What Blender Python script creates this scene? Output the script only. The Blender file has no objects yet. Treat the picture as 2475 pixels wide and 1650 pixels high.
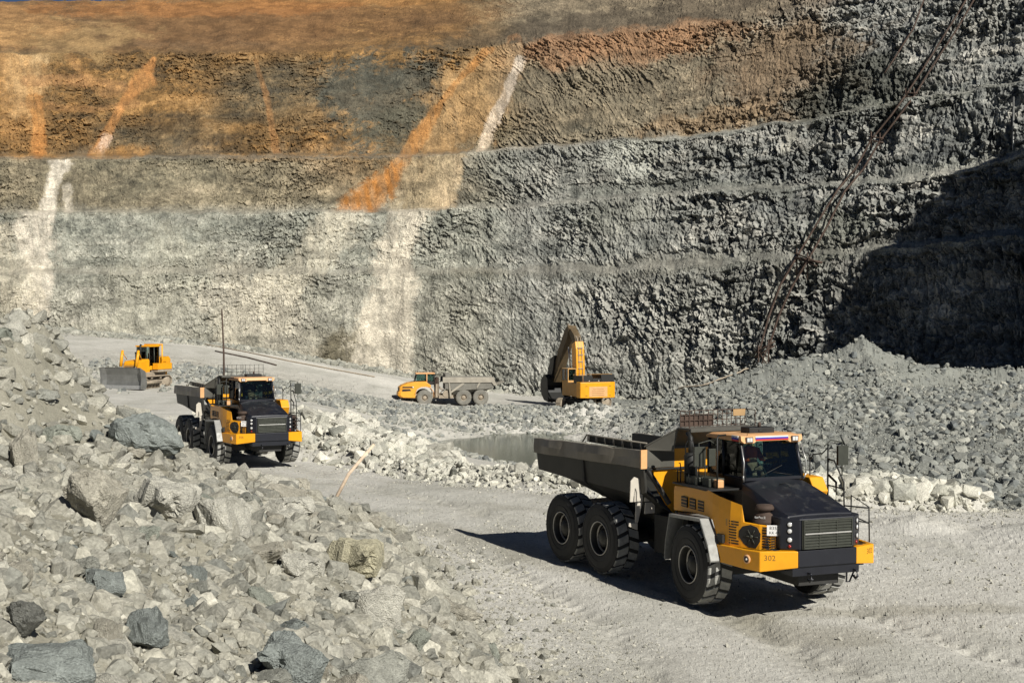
import bpy, bmesh, math, random
import numpy as np
from mathutils import Vector, Matrix
# ------------------------------------------------------------------ camera, sky, sun
S = bpy.context.scene
COL = S.collection
CAMZ = 6.655
cd = bpy.data.cameras.new('camera'); cam = bpy.data.objects.new('camera', cd); COL.objects.link(cam)
cd.sensor_width = 36.0; cd.lens = 36.0 * 3300 / 2475; cd.clip_start = 0.1; cd.clip_end = 2000
cam.location = (0, 0, CAMZ); cam.rotation_euler = (math.radians(90) - math.atan((825 - 763.85) / 3300), 0, 0)
S.camera = cam
SUN_AZ, SUN_EL = 33.0, 35.0          # degrees right of straight-behind the camera, and above the horizon
sd = Vector((math.sin(math.radians(SUN_AZ)) * math.cos(math.radians(SUN_EL)), -math.cos(math.radians(SUN_AZ)) * math.cos(math.radians(SUN_EL)), math.sin(math.radians(SUN_EL))))
W = bpy.data.worlds.new('World'); S.world = W; W.use_nodes = True
nt = W.node_tree; bg = nt.nodes['Background']
sky = nt.nodes.new('ShaderNodeTexSky'); sky.sky_type = 'NISHITA'; sky.sun_disc = False
sky.air_density = 0.3; sky.dust_density = 0.1; sky.ozone_density = 2.0; sky.sun_elevation = math.radians(SUN_EL); sky.sun_rotation = math.radians(180 - SUN_AZ)
nt.links.new(sky.outputs[0], bg.inputs[0]); bg.inputs[1].default_value = 0.05
sl = bpy.data.lights.new('sun', 'SUN'); sl.energy = 5.0; sl.angle = math.radians(0.5); sl.color = (1.0, 0.965, 0.905)
so = bpy.data.objects.new('sun', sl); COL.objects.link(so); so.rotation_euler = sd.to_track_quat('Z', 'Y').to_euler()
S.view_settings.view_transform = 'Standard'; S.view_settings.look = 'None'; S.view_settings.gamma = 1
S.view_settings.exposure = 0.08
S.render.engine = 'CYCLES'
S.cycles.max_bounces = 5; S.cycles.diffuse_bounces = 1; S.cycles.glossy_bounces = 3; S.cycles.transmission_bounces = 4
S.cycles.use_adaptive_sampling = True; S.cycles.adaptive_threshold = 0.02
rnd = random.Random(7); R = np.random.default_rng(11)

# ------------------------------------------------------------------ helpers: tags, colours, noise
def tag(o, label=None, cat=None, group=None, kind=None):
    if label: o['label'] = label
    if cat: o['category'] = cat
    if group: o['group'] = group
    if kind: o['kind'] = kind
    return o
def lin(c):
    c = np.asarray(c, float) / 255.0
    return np.where(c <= .04045, c / 12.92, ((c + .055) / 1.055) ** 2.4)
def _h(ix, iy, s):
    n = (ix.astype(np.int64) * 374761393 + iy.astype(np.int64) * 668265263 + s * 2246822519) & 0xffffffff
    n = ((n ^ (n >> 13)) * 1274126177) & 0xffffffff
    n = ((n ^ (n >> 16)) * 2654435761) & 0xffffffff
    return ((n >> 8) & 0xffff) / 65535.0
def vnoise(x, y, s=0):
    ix = np.floor(x); iy = np.floor(y); fx = x - ix; fy = y - iy
    fx = fx * fx * (3 - 2 * fx); fy = fy * fy * (3 - 2 * fy)
    a = _h(ix, iy, s); b = _h(ix + 1, iy, s); c = _h(ix, iy + 1, s); d = _h(ix + 1, iy + 1, s)
    return (a + (b - a) * fx) * (1 - fy) + (c + (d - c) * fx) * fy
def fbm(x, y, s=0, o=5, g=.5):
    t = 0; a = 1; n = 0
    for i in range(o):
        t = t + a * vnoise(x * 2 ** i + i * 17.3, y * 2 ** i - i * 9.1, s + i * 31); n += a; a *= g
    return t / n * 2 - 1
def facet(x, y, s=0, tilt=1.0):
    """broken-rock relief: every cell of a jittered lattice is a tilted plane; returns height and distance to the crack"""
    ix = np.floor(x); iy = np.floor(y)
    d1 = np.full(x.shape, 9.0); d2 = d1.copy(); h = np.zeros(x.shape)
    for dx in (-1, 0, 1):
        for dy in (-1, 0, 1):
            cx = ix + dx; cy = iy + dy
            px = cx + .5 + .8 * (_h(cx, cy, s) - .5); py = cy + .5 + .8 * (_h(cx, cy, s + 1) - .5)
            ex = x - px; ey = y - py; d = np.sqrt(ex * ex + ey * ey)
            hh = (_h(cx, cy, s + 2) - .5) + tilt * (ex * (_h(cx, cy, s + 3) - .5) + ey * (_h(cx, cy, s + 4) - .5)) * 2
            near = d < d1
            d2 = np.where(near, d1, np.minimum(d2, d)); h = np.where(near, hh, h); d1 = np.where(near, d, d1)
    return h, d2 - d1
def ss(a, b, x):
    t = np.clip((x - a) / (b - a), 0, 1); return t * t * (3 - 2 * t)
def mesh_np(name, V, F, mats=(), col=None, parent=None, smooth=False, link=True, midx=None, fine=None):
    me = bpy.data.meshes.new(name); nv = len(V); F = np.asarray(F); k = F.shape[1]
    me.vertices.add(nv); me.vertices.foreach_set('co', np.ascontiguousarray(V, dtype=np.float32).ravel())
    me.loops.add(F.size); me.loops.foreach_set('vertex_index', F.astype(np.int32).ravel())
    me.polygons.add(len(F)); me.polygons.foreach_set('loop_start', np.arange(0, F.size, k, dtype=np.int32))
    me.polygons.foreach_set('loop_total', np.full(len(F), k, dtype=np.int32))
    me.update(calc_edges=True)
    me.polygons.foreach_set('use_smooth', np.full(len(F), smooth))
    if midx is not None: me.polygons.foreach_set('material_index', np.asarray(midx, dtype=np.int32))
    if col is not None:
        a = me.color_attributes.new('Col', 'FLOAT_COLOR', 'POINT')
        c = np.ones((nv, 4), np.float32); c[:, :3] = col; a.data.foreach_set('color', c.ravel())
    for m in mats: me.materials.append(m)
    o = bpy.data.objects.new(name, me)
    if link: COL.objects.link(o)
    if parent: o.parent = parent
    return o

# ------------------------------------------------------------------ materials
def mat(name, base=(.5, .5, .5), rough=.6, metal=0., var=.25, vscale=3., dust=None, dustamt=.0, bump=0., bscale=20., spec=.5, coat=0.):
    m = bpy.data.materials.new(name); m.use_nodes = True; t = m.node_tree; N = t.nodes; L = t.links
    b = N['Principled BSDF']; b.inputs['Roughness'].default_value = rough; b.inputs['Metallic'].default_value = metal
    b.inputs['Specular IOR Level'].default_value = spec; b.inputs['Coat Weight'].default_value = coat
    tc = N.new('ShaderNodeTexCoord')
    n1 = N.new('ShaderNodeTexNoise'); n1.inputs['Scale'].default_value = vscale; n1.inputs['Detail'].default_value = 8; n1.inputs['Roughness'].default_value = .65
    L.new(tc.outputs['Object'], n1.inputs['Vector'])
    mp = N.new('ShaderNodeMapRange'); mp.inputs[1].default_value = .3; mp.inputs[2].default_value = .7
    mp.inputs[3].default_value = 1 - var; mp.inputs[4].default_value = 1 + var
    L.new(n1.outputs['Fac'], mp.inputs[0])
    mx = N.new('ShaderNodeVectorMath'); mx.operation = 'MULTIPLY'; mx.inputs[0].default_value = base
    L.new(mp.outputs[0], mx.inputs[1]); out = mx.outputs[0]
    if dust is not None:
        n2 = N.new('ShaderNodeTexNoise'); n2.inputs['Scale'].default_value = vscale * 1.7; n2.inputs['Detail'].default_value = 9; n2.inputs['Roughness'].default_value = .7
        L.new(tc.outputs['Object'], n2.inputs['Vector'])
        g = N.new('ShaderNodeNewGeometry'); sp = N.new('ShaderNodeSeparateXYZ'); L.new(g.outputs['Normal'], sp.inputs[0])
        a = N.new('ShaderNodeMath'); a.operation = 'MULTIPLY_ADD'; a.inputs[1].default_value = .5 * dustamt; a.inputs[2].default_value = dustamt - .5
        L.new(sp.outputs['Z'], a.inputs[0])
        s = N.new('ShaderNodeMath'); s.operation = 'ADD'; s.use_clamp = True; L.new(n2.outputs['Fac'], s.inputs[0]); L.new(a.outputs[0], s.inputs[1])
        r = N.new('ShaderNodeMapRange'); r.inputs[1].default_value = .35; r.inputs[2].default_value = .8; r.inputs[4].default_value = .9
        L.new(s.outputs[0], r.inputs[0])
        mm = N.new('ShaderNodeMix'); mm.data_type = 'RGBA'; L.new(r.outputs[0], mm.inputs['Factor']); L.new(out, mm.inputs['A']); mm.inputs['B'].default_value = (*dust, 1)
        out = mm.outputs['Result']
        rr = N.new('ShaderNodeMapRange'); rr.inputs[3].default_value = rough; rr.inputs[4].default_value = .95; L.new(r.outputs[0], rr.inputs[0]); L.new(rr.outputs[0], b.inputs['Roughness'])
    L.new(out, b.inputs['Base Color'])
    if bump:
        n3 = N.new('ShaderNodeTexNoise'); n3.inputs['Scale'].default_value = bscale; n3.inputs['Detail'].default_value = 6
        L.new(tc.outputs['Object'], n3.inputs['Vector'])
        bp = N.new('ShaderNodeBump'); bp.inputs['Strength'].default_value = bump; bp.inputs['Distance'].default_value = .03
        L.new(n3.outputs['Fac'], bp.inputs['Height']); L.new(bp.outputs[0], b.inputs['Normal'])
    return m
def rockmat(name, scales, bump, dist, var=.3, attr=True, base=(.4, .4, .37), grain=(.55, 1.35), stretch=None):
    """rock: vertex colour x several octaves of mineral mottling, with voronoi chip bump"""
    m = bpy.data.materials.new(name); m.use_nodes = True; t = m.node_tree; N = t.nodes; L = t.links
    b = N['Principled BSDF']; b.inputs['Roughness'].default_value = .92; b.inputs['Specular IOR Level'].default_value = .25
    tc = N.new('ShaderNodeTexCoord'); vec = tc.outputs['Object']
    if stretch:
        mp0 = N.new('ShaderNodeMapping'); mp0.inputs['Scale'].default_value = stretch; L.new(vec, mp0.inputs[0]); vec = mp0.outputs[0]
    if attr:
        a = N.new('ShaderNodeVertexColor'); a.layer_name = 'Col'; cur = a.outputs['Color']
    else:
        rg = N.new('ShaderNodeRGB'); rg.outputs[0].default_value = (*base, 1); cur = rg.outputs[0]
    for i, sc in enumerate(scales):
        n = N.new('ShaderNodeTexNoise'); n.inputs['Scale'].default_value = sc; n.inputs['Detail'].default_value = 6; n.inputs['Roughness'].default_value = .7
        L.new(vec, n.inputs['Vector'])
        mp = N.new('ShaderNodeMapRange'); mp.inputs[1].default_value = .32; mp.inputs[2].default_value = .68
        mp.inputs[3].default_value = 1 - var; mp.inputs[4].default_value = 1 + var; L.new(n.outputs['Fac'], mp.inputs[0])
        mx = N.new('ShaderNodeVectorMath'); mx.operation = 'MULTIPLY'; L.new(cur, mx.inputs[0]); L.new(mp.outputs[0], mx.inputs[1]); cur = mx.outputs[0]
    v = N.new('ShaderNodeTexVoronoi'); v.inputs['Scale'].default_value = scales[-1]; L.new(vec, v.inputs['Vector'])
    rp = N.new('ShaderNodeSeparateColor'); L.new(v.outputs['Color'], rp.inputs[0])
    mp = N.new('ShaderNodeMapRange'); mp.inputs[3].default_value = grain[0]; mp.inputs[4].default_value = grain[1]; L.new(rp.outputs[0], mp.inputs[0])
    mx = N.new('ShaderNodeVectorMath'); mx.operation = 'MULTIPLY'; L.new(cur, mx.inputs[0]); L.new(mp.outputs[0], mx.inputs[1]); cur = mx.outputs[0]
    L.new(cur, b.inputs['Base Color'])
    n3 = N.new('ShaderNodeTexNoise'); n3.inputs['Scale'].default_value = scales[-1] * .8; n3.inputs['Detail'].default_value = 8; n3.inputs['Roughness'].default_value = .75; L.new(vec, n3.inputs['Vector'])
    ad = N.new('ShaderNodeMath'); ad.operation = 'ADD'; L.new(n3.outputs['Fac'], ad.inputs[0]); L.new(v.outputs['Distance'], ad.inputs[1])
    bp = N.new('ShaderNodeBump'); bp.inputs['Strength'].default_value = bump; bp.inputs['Distance'].default_value = dist
    L.new(ad.outputs[0], bp.inputs['Height']); L.new(bp.outputs[0], b.inputs['Normal'])
    return m

# ------------------------------------------------------------------ pit wall (benches cut in rock)
KEY = np.array([-700, 0, 500, 950, 1157, 1315, 1526, 1750, 2000, 2157, 2315, 2475], float)
LV = [0, 1, 2, 3, 4, 5]
DT = np.array([
 [190, 188, 187, 184, 178, 172, 164, 157, 149, 144, 139, 133],
 [197, 195, 194, 191, 186, 180, 172, 165, 157, 152, 147, 141],
 [206, 204, 202, 200, 195, 190, 182, 175, 167, 162, 157, 151],
 [216, 213, 213, 210, 205, 200, 193, 187, 178, 172, 167, 162],
 [238, 235, 234, 233, 231, 226, 218, 212, 203, 197, 191, 186],
 [280, 278, 278, 274, 270, 264, 258, 252, 246, 240, 234, 228]], float)
LINES = np.array([   # where each bench's crest is seen, turned into real heights with the distances above
 [663, 663, 663, 663, 661, 660, 655, 640, 615, 600, 585, 570],
 [516, 516, 516, 513, 505, 497, 473, 458, 450, 436, 420, 366],
 [390, 386, 384, 383, 368, 360, 342, 326, 279, 245, 223, 203],
 [131, 131, 131, 128, 121, 100, 80, 60, 20, -20, -60, -110]], float)
EXT = np.array([[62, 143], [76, 132], [100, 118], [150, 100]], float)   # the wall's plan beyond the right edge, at level 22
EOF = np.array([[-7, -8], [-4, -4], [0, 0], [5, 8], [16, 24], [34, 50]], float)
KX = np.concatenate([KEY, [2700, 2900, 3100, 3400]])
PX = np.zeros((6, len(KX))); PY = PX.copy(); PZ = PX.copy()
for i in range(6):
    PX[i, :12] = (KEY - 1237.5) / 3300 * DT[i]; PY[i, :12] = DT[i]
    PX[i, 12:] = EXT[:, 0] + EOF[i, 0]; PY[i, 12:] = EXT[:, 1] + EOF[i, 1]
    PZ[i, :12] = -9 if i == 0 else (CAMZ + (763.85 - LINES[i - 1]) * DT[i] / 3300 if i < 5 else [69, 70.5, 70.8, 70.8, 70.8, 71, 72, 73, 75, 77, 79, 82]); PZ[i, 12:] = PZ[i, 11]
def smooth_interp(k, KX, P):
    a = np.interp(k, KX, P)
    for w in (-60, 60, -30, 30): a = a + np.interp(k + w, KX, P)
    return a / 5
def lv_z(k): return np.stack([smooth_interp(k, KX, PZ[i]) for i in range(6)])
def wall_xy(k, q):
    """position of the unbroken wall face for column k at bench coordinate q (0 foot .. 5 rim)"""
    k = np.asarray(k, float); q = np.asarray(q, float)
    X = [smooth_interp(k, KX, PX[i]) for i in range(6)]; Y = [smooth_interp(k, KX, PY[i]) for i in range(6)]; Zl = lv_z(k)
    x = X[0] * 1.; y = Y[0] * 1.; z = Zl[0] * 1.
    for i in range(5):
        t = np.clip(q - i, 0, 1); f = t
        if i in (1, 2, 3):
            b = .11; f = np.where(t < b, t / b * .54, .54 + (t - b) / (1 - b) * .46)   # berm first, then the steep face
        m = q >= i
        x = np.where(m, X[i] + (X[i + 1] - X[i]) * f, x); y = np.where(m, Y[i] + (Y[i + 1] - Y[i]) * f, y); z = np.where(m, Zl[i] + (Zl[i + 1] - Zl[i]) * t, z)
    return x, y, z
SL = np.concatenate([[0], np.cumsum(np.hypot(np.diff(PX[2]), np.diff(PY[2])))])
def wall_s(k): return np.interp(k, KX, SL)
def wall_at(px, py):
    """column, arc length and height of the wall where a sight line meets it"""
    q = np.linspace(0, 5, 1200); x, y, z = wall_xy(np.full(1200, float(px)), q); e = 763.85 - (z - CAMZ) * 3300 / y
    i = int(np.argmin(np.abs(e - py))); return px, float(wall_s(px)), float(np.interp(q[i], [0, 1, 2, 3, 4, 5], [-9, 12.6, 22, 31.2, 51.7, 70]))
def ramp_color(n, stops):
    xs = [s[0] for s in stops]; return np.stack([np.interp(n, xs, [lin(s[1])[c] for s in stops]) for c in range(3)], -1)
def stroke(col, s, z, pts, w, color, strength=1., rag=.5, seed=0, feather=.33, zr=None):
    """a band of spilt or stained rock down the wall: pts are sight points, w half-width in metres at each"""
    P = [wall_at(*p)[1:] for p in pts]
    if np.isscalar(w): w = [w] * len(P)
    best = np.full(s.shape, 1e9)
    jit = fbm(s * .35, z * .35, 300 + seed, 4) * rag * 1.4 + fbm(s * 1.6, z * .5, 310 + seed, 3) * rag * .5 + CHIP * .32
    for a, b, wa, wb in zip(P[:-1], P[1:], w[:-1], w[1:]):
        dx, dz = b[0] - a[0], b[1] - a[1]; L2 = dx * dx + dz * dz + 1e-9
        t = np.clip(((s - a[0]) * dx + (z - a[1]) * dz) / L2, 0, 1)
        d = np.hypot(s - a[0] - t * dx, z - a[1] - t * dz) / (wa + (wb - wa) * t)
        best = np.minimum(best, d)
    fib = .62 + .55 * ss(-.5, .5, fbm(s * 1.5 + z * .2, z * .35, 320 + seed, 4)) 
    m = np.clip((1 - ss(1 - feather, 1 + feather, best * 1.12 + jit)) * min(1, strength * 1.08) * fib * (.95 if color[0] - color[2] > 90 else 1.0), 0, 1)
    if zr: m = m * ss(zr[0] - .15, zr[0] + .3, z) * (1 - ss(zr[1] - .15, zr[1] + .25, z))
    return col * (1 - m[..., None]) + lin(color) * m[..., None], m
KA = .92     # photographed lit tone -> albedo
def build_wall():
    ks = np.concatenate([np.linspace(-500, -60, 90), np.arange(-58, 2540, 2.0), np.linspace(2545, 3400, 170)])
    qs = np.concatenate([np.linspace(0, 1, 165, endpoint=False), np.linspace(1, 2, 72, endpoint=False), np.linspace(2, 3, 72, endpoint=False), np.linspace(3, 4, 125, endpoint=False), np.linspace(4, 5, 90)])
    K, Q = np.meshgrid(ks, qs); X, Y, Z = wall_xy(K, Q); Sx = wall_s(K)
    QZ = Z; Z = np.interp(Q, [0, 1, 2, 3, 4, 5], [-9, 12.6, 22, 31.2, 51.7, 70])      # bench-relative height drives the geology
    # benches' crests wander a little
    wob = fbm(Sx * .06, Z * .02, 5, 3) * 1.2
    right = ss(950, 1700, K + 90 * fbm(Sx * .05, Z * .08, 8, 3))
    top = ss(50.5, 53.5, Z + fbm(Sx * .08, Z * 0, 9, 3) * 1.0)
    rough = (.62 + .65 * right) * (1 - .82 * top * (1 - .5 * right))
    wx = Sx + 1.1 * fbm(Sx * .3, Z * .3, 90, 3); wz = Z + .9 * fbm(Sx * .3 + 40, Z * .3, 91, 3)
    lean = .35 * (1 - right)                                   # the strata dip on the left
    a, ca = facet((wx + lean * wz) / 5.2, wz / 7.0, 101, .9)
    b, cb = facet((wx - wz * .2) / 2.1, (wz + wx * .3 * (1 - right)) / (2.0 + 1.2 * 1), 111, 1.1)
    c, cc = facet((wx + .3 * wz * (1 - right)) / .85, wz / 1.05, 121, 1.2)
    e, ce = facet(wx / .42, wz / .5, 131, 1.2)
    g_, cg = facet((wx * .95 + wz * .3 * (1 - right)) / .95, (wz * .95 - wx * .3 * (1 - right)) / .36, 133, 1.1)      # thin chips along the bedding
    global CHIP; CHIP = .55 * g_ + .35 * e + .3 * c
    bd_, _ = facet((wx + .15 * wz) / 11, (wz + .35 * fbm(Sx * .1, Z * .1, 141, 2)) / 1.15, 142, .5)      # flat-lying beds
    jt, cj = facet((wx - .06 * wz) / 1.25, wz / 4.2, 145, .9)                                       # upright joints and blast ribs
    jt2, cj2 = facet((wx - .05 * wz) / .5, wz / 1.9, 148, .9)
    # --- colour
    CH = CHIP * (1 - .3 * top)
    n1 = fbm(Sx * .045, Z * .09, 21, 5) + .12 * CH; n2 = fbm(Sx * .25, Z * .5, 22, 6) + .75 * CH; n3 = fbm(Sx * .12 + Z * .1, Z * .25, 23, 4)
    band = fbm(Sx * .02 + Z * .01, Z * 1.1, 24, 4)                         # thin near-level strata
    sp = np.clip(n2 * .5 + .5 + .28 * band, 0, 1)
    low = ramp_color(sp, [(0, (112, 114, 104)), (.5, (152, 152, 138)), (1, (184, 181, 165))]) 
    vlow = ramp_color(sp, [(0, (138, 136, 122)), (.5, (168, 165, 149)), (1, (190, 185, 169))])
    mid = ramp_color(sp + n3 * .2, [(0, (98, 92, 76)), (.5, (146, 135, 110)), (1, (180, 166, 138))])
    brown = ramp_color(sp + n3 * .3, [(0, (84, 70, 50)), (.4, (124, 98, 62)), (.7, (152, 116, 68)), (1, (176, 136, 84))])
    olive = ramp_color(sp, [(0, (72, 73, 65)), (.5, (100, 98, 82)), (1, (132, 124, 100))])
    topc = ramp_color(n3 * .5 + .5 + n2 * .15, [(0, (104, 86, 64)), (.5, (132, 102, 68)), (1, (160, 120, 74))])
    C = vlow.copy()
    def blend(c, m): 
        nonlocal C; C = C * (1 - m[..., None]) + c * m[..., None]
    blend(low, ss(7, 14, Z + n1 * 4)); blend(mid, ss(21, 24, Z + n1 * 1.5))
    blend(brown, ss(30.6, 32.2, Z + n3 * .8)); blend(topc, top)
    blend(brown, ss(23, 30, Z) * ss(650, 900, K) * (1 - ss(1060, 1200, K)) * .6)
    blend(olive, ss(.05, .4, n1 + .1) * (1 - top) * .5)
    def blob(cx, cy, rx, ry, color, st, seed):     # an uneven patch: sight point, radii in metres
        nonlocal C
        _, s0, z0 = wall_at(cx, cy); d = np.hypot((Sx - s0) / rx, (Z - z0) / ry) + fbm(Sx * .3, Z * .3, seed, 5) * .75 + CHIP * .35
        m = (1 - ss(.6, 1.15, d)) * st; C = C * (1 - m[..., None]) + lin(color) * m[..., None]
    # darker grey-green and blue-grey rock to the right
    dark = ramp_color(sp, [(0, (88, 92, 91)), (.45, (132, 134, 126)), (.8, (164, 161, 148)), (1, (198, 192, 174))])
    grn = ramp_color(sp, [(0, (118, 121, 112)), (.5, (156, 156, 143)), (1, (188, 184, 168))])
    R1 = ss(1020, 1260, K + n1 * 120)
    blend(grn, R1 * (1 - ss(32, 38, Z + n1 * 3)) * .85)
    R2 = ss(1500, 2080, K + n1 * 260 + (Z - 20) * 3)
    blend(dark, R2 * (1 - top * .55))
    blend(ramp_color(n2 * .5 + .5, [(0, (98, 92, 72)), (.5, (140, 126, 94)), (1, (178, 158, 118))]), R1 * ss(31, 34, Z + n3 * 2) * (1 - ss(1700, 2150, K + n1 * 200)) * .8)
    blob(940, 240, 11, 8, (88, 90, 80), .85, 41); blob(1010, 330, 9, 6, (104, 100, 82), .6, 42)
    blob(600, 60, 22, 7, (132, 98, 62), .6, 43); blob(1500, 60, 34, 5, (104, 90, 68), .75, 44); blob(900, 40, 20, 6, (130, 96, 60), .5, 46)
    blob(110, 90, 14, 6, (182, 150, 100), .6, 47); blob(30, 60, 10, 8, (184, 140, 88), .6, 49)
    blob(900, 5, 40, 2.5, (176, 128, 72), .6, 50); blob(450, 25, 26, 3, (170, 116, 64), .6, 51)
    blob(1500, 120, 13, 3.4, (168, 118, 66), .75, 52); blob(1350, 125, 10, 3.4, (170, 120, 68), .7, 53); blob(1660, 85, 10, 2.6, (176, 128, 76), .75, 54)
    blob(1420, 215, 16, 5, (132, 120, 92), .7, 55); blob(1880, 170, 12, 9, (134, 110, 78), .75, 56); blob(2090, 220, 12, 7, (78, 80, 68), .8, 57)
    blob(1715, 300, 11, 2.2, (158, 130, 88), .9, 58); blob(1530, 370, 5, 3.5, (160, 160, 142), .7, 59)
    blob(1500, 520, 6, 2, (150, 150, 132), .5, 60); blob(2010, 560, 5, 4, (120, 122, 100), .5, 61)
    blob(1900, 640, 26, 4, (112, 110, 98), .4, 62); blob(840, 840, 7, 3, (108, 100, 78), .8, 63)
    sm = np.zeros(K.shape)
    def st(*a, **k):
        nonlocal C, sm
        C, m = stroke(C, Sx, Z, *a, **k); sm = np.maximum(sm, m)
    st([(60, 130), (58, 240)], 3.6, (198, 166, 118), .8, seed=1, zr=(31.3, 51.6)); st([(85, 240), (98, 320), (92, 384)], [1.2, .9, 1.5], (184, 128, 68), .9, seed=2, zr=(31.3, 51.6))
    st([(20, 150), (40, 300)], 5, (186, 140, 84), .5, seed=3, zr=(31.3, 51.6))
    st([(375, 142), (350, 190), (300, 250), (262, 320), (226, 378)], [.4, 1.9, .7, .8, 1.2], (184, 130, 74), .9, seed=4, zr=(31.3, 51.6), rag=.35)
    st([(262, 335), (240, 372)], .8, (222, 190, 160), .8, seed=5, zr=(31.3, 51.6)); st([(70, 195), (200, 196), (300, 210)], 1.0, (172, 128, 84), .5, seed=6, zr=(31.3, 51.6)); st([(240, 378), (340, 372)], 1.8, (178, 134, 78), .8, seed=38, zr=(31.3, 51.6)); st([(170, 140), (250, 230), (300, 215)], .9, (178, 134, 84), .5, seed=39, zr=(31.3, 51.6)); st([(60, 250), (230, 268), (330, 250)], .7, (170, 126, 80), .45, seed=40, zr=(31.3, 51.6))
    st([(620, 150), (650, 250), (672, 370)], [.3, .5, .6], (158, 114, 68), .55, seed=7, zr=(31.3, 51.6))
    st([(1212, 125), (1160, 195), (1112, 268), (1062, 350)], [3.4, 5.6, 6.2, 4.8], (176, 142, 96), .9, seed=8, zr=(31.3, 51.6))
    st([(1178, 125), (1112, 190), (1062, 262), (1000, 352), (975, 388)], [1.0, .8, .8, 1.3, 1.6], (184, 132, 74), .85, seed=9, zr=(31.3, 51.6))
    st([(1258, 150), (1220, 240), (1190, 300), (1160, 365)], [.9, .9, 1.2, .7], (214, 194, 166), .9, seed=10, zr=(31.3, 51.6), rag=.35)
    st([(980, 384), (940, 430), (900, 478), (868, 512)], [1.0, 2.0, 2.8, 3.6], (186, 126, 62), .95, rag=.3, seed=11, zr=(22.1, 31.2))
    st([(1100, 375), (1082, 440), (1060, 500)], [1.8, 1.8, 3.0], (206, 182, 144), .9, seed=12, zr=(22.1, 31.2)); st([(1040, 380), (1010, 500)], 4.6, (186, 166, 130), .7, seed=13, zr=(22.1, 31.2))
    st([(1000, 505), (958, 600), (962, 690), (940, 800), (925, 905)], [3.0, 3.0, 3.4, 4.4, 5.0], (212, 202, 180), .93, seed=14, zr=(-9, 22.7), rag=.4)
    st([(850, 510), (770, 600), (700, 680), (620, 760)], [3.0, 3.0, 3.4, 6.0], (198, 190, 168), .7, seed=15, zr=(-9, 22.7))
    st([(155, 392), (122, 455), (118, 510)], [1.6, 1.2, 1.4], (214, 204, 184), .9, seed=16, zr=(22.1, 31.2)); st([(165, 455), (163, 510)], .9, (206, 196, 176), .8, seed=17, zr=(22.1, 31.2))
    st([(85, 515), (90, 620), (82, 740)], [3.2, 3.0, 2.6], (216, 206, 186), .9, seed=18, zr=(-9, 22.7)); st([(0, 600), (60, 720)], 4, (206, 196, 172), .6, seed=19)
    st([(1500, 375), (1535, 425)], [3.2, 3.0], (188, 188, 170), .75, seed=20, zr=(22.1, 31.2)); st([(1925, 300), (1900, 370)], .8, (160, 156, 138), .8, seed=21)
    st([(1900, 680), (1880, 770)], [2.2, 1.6], (136, 134, 118), .8, seed=22); st([(1400, 470), (1640, 450), (1900, 452)], 1.4, (118, 120, 108), .7, seed=23)
    st([(1900, 120), (1850, 200)], 5, (150, 122, 84), .6, seed=24); st([(1100, 665), (1720, 632)], [.8, 1.6], (150, 146, 128), .55, seed=25)
    st([(560, 700), (700, 800)], 5, (200, 192, 172), .5, seed=26); st([(330, 760), (420, 640)], 6, (186, 182, 162), .5, seed=27)
    # light debris lying along the berms
    for lv in (12.6, 22, 31.2):
        zz = Z + wob * .3; m = (ss(lv - .1, lv + .15, zz) * (1 - ss(lv + .6, lv + 1.6, zz + n2))) * (.55 - .2 * right)
        C = C * (1 - m[..., None]) + (C * .5 + lin((176, 168, 148)) * .5) * m[..., None]
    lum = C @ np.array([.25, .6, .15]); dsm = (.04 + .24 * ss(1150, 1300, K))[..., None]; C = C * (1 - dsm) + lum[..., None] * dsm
    C = C * KA * (1 + .10 * fbm(Sx * 1.2, Z * 2.0, 77, 4))[..., None]
    ap = np.zeros(K.shape)
    for i in (1, 2, 3): t_ = Q - i; ap = np.maximum(ap, (t_ > -.03) * (1 - ss(.06, .17, t_ + .16 * fbm(Sx * .12, Z * .1, 171 + i, 5) + .10 * fbm(Sx * .7, Z * .3, 175 + i, 4)))) * ((.10 if i == 1 else .32) * (1 - right) + (.75 if i == 1 else 1.0) * right * (.45 + .9 * ss(-.3, .3, fbm(Sx * .03 + i * 9, Z * 0, 191, 4))))
    ap = np.clip(ap, 0, 1)
    apc = C * .45 + np.where(right[..., None] > .5, lin((150, 150, 136)), lin((176, 170, 152))) * .55 * KA; m_ = ap * .6 * (1 - sm); C = C * (1 - m_[..., None]) + apc * m_[..., None]
    upc = ss(31.5, 34, Z) * (1 - ss(1500, 1950, K + n1 * 150))
    C = C * (1 + .20 * CH[..., None]) * (1 + .30 * ss(.25, -.35, fbm(Sx * .5, Z * .9, 78, 5))[..., None] * -1) * 1.05
    # --- relief
    rough = rough * (1 - .72 * sm) * (1 - .8 * ap) * (1 - .42 * upc) * (1 - .18 * right) * (1 - .34 * right * (1 - ss(1650, 2000, K + n1 * 200)))
    patch = ss(-.35, .45, fbm(Sx * .09, Z * .16, 183, 5)); rough = rough * (.6 + .7 * patch)
    rid = np.abs(fbm(wx * .16 + wz * .10, wz * .30 - wx * .05, 181, 6)); cr = np.exp(-rid * 26) * ss(-.1, .5, fbm(Sx * .08, Z * .12, 182, 3)) * (1 - right * .5)
    disp = -.45 * cr * rough + rough * (.20 + .52 * right) * ((.3 + .35 * right) * a + .5 * b + .40 * c + .26 * e + (.42 + .5 * right) * bd_ + right * (.50 * jt + .26 * jt2)) + rough * .7 * fbm(Sx * .14, Z * .2, 140, 7, .58)
    disp = disp - rough * (right * .45 * np.exp(-cj * 10) * (jt < .15) + .14 * np.exp(-cc * 8) * (c < 0))
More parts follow.
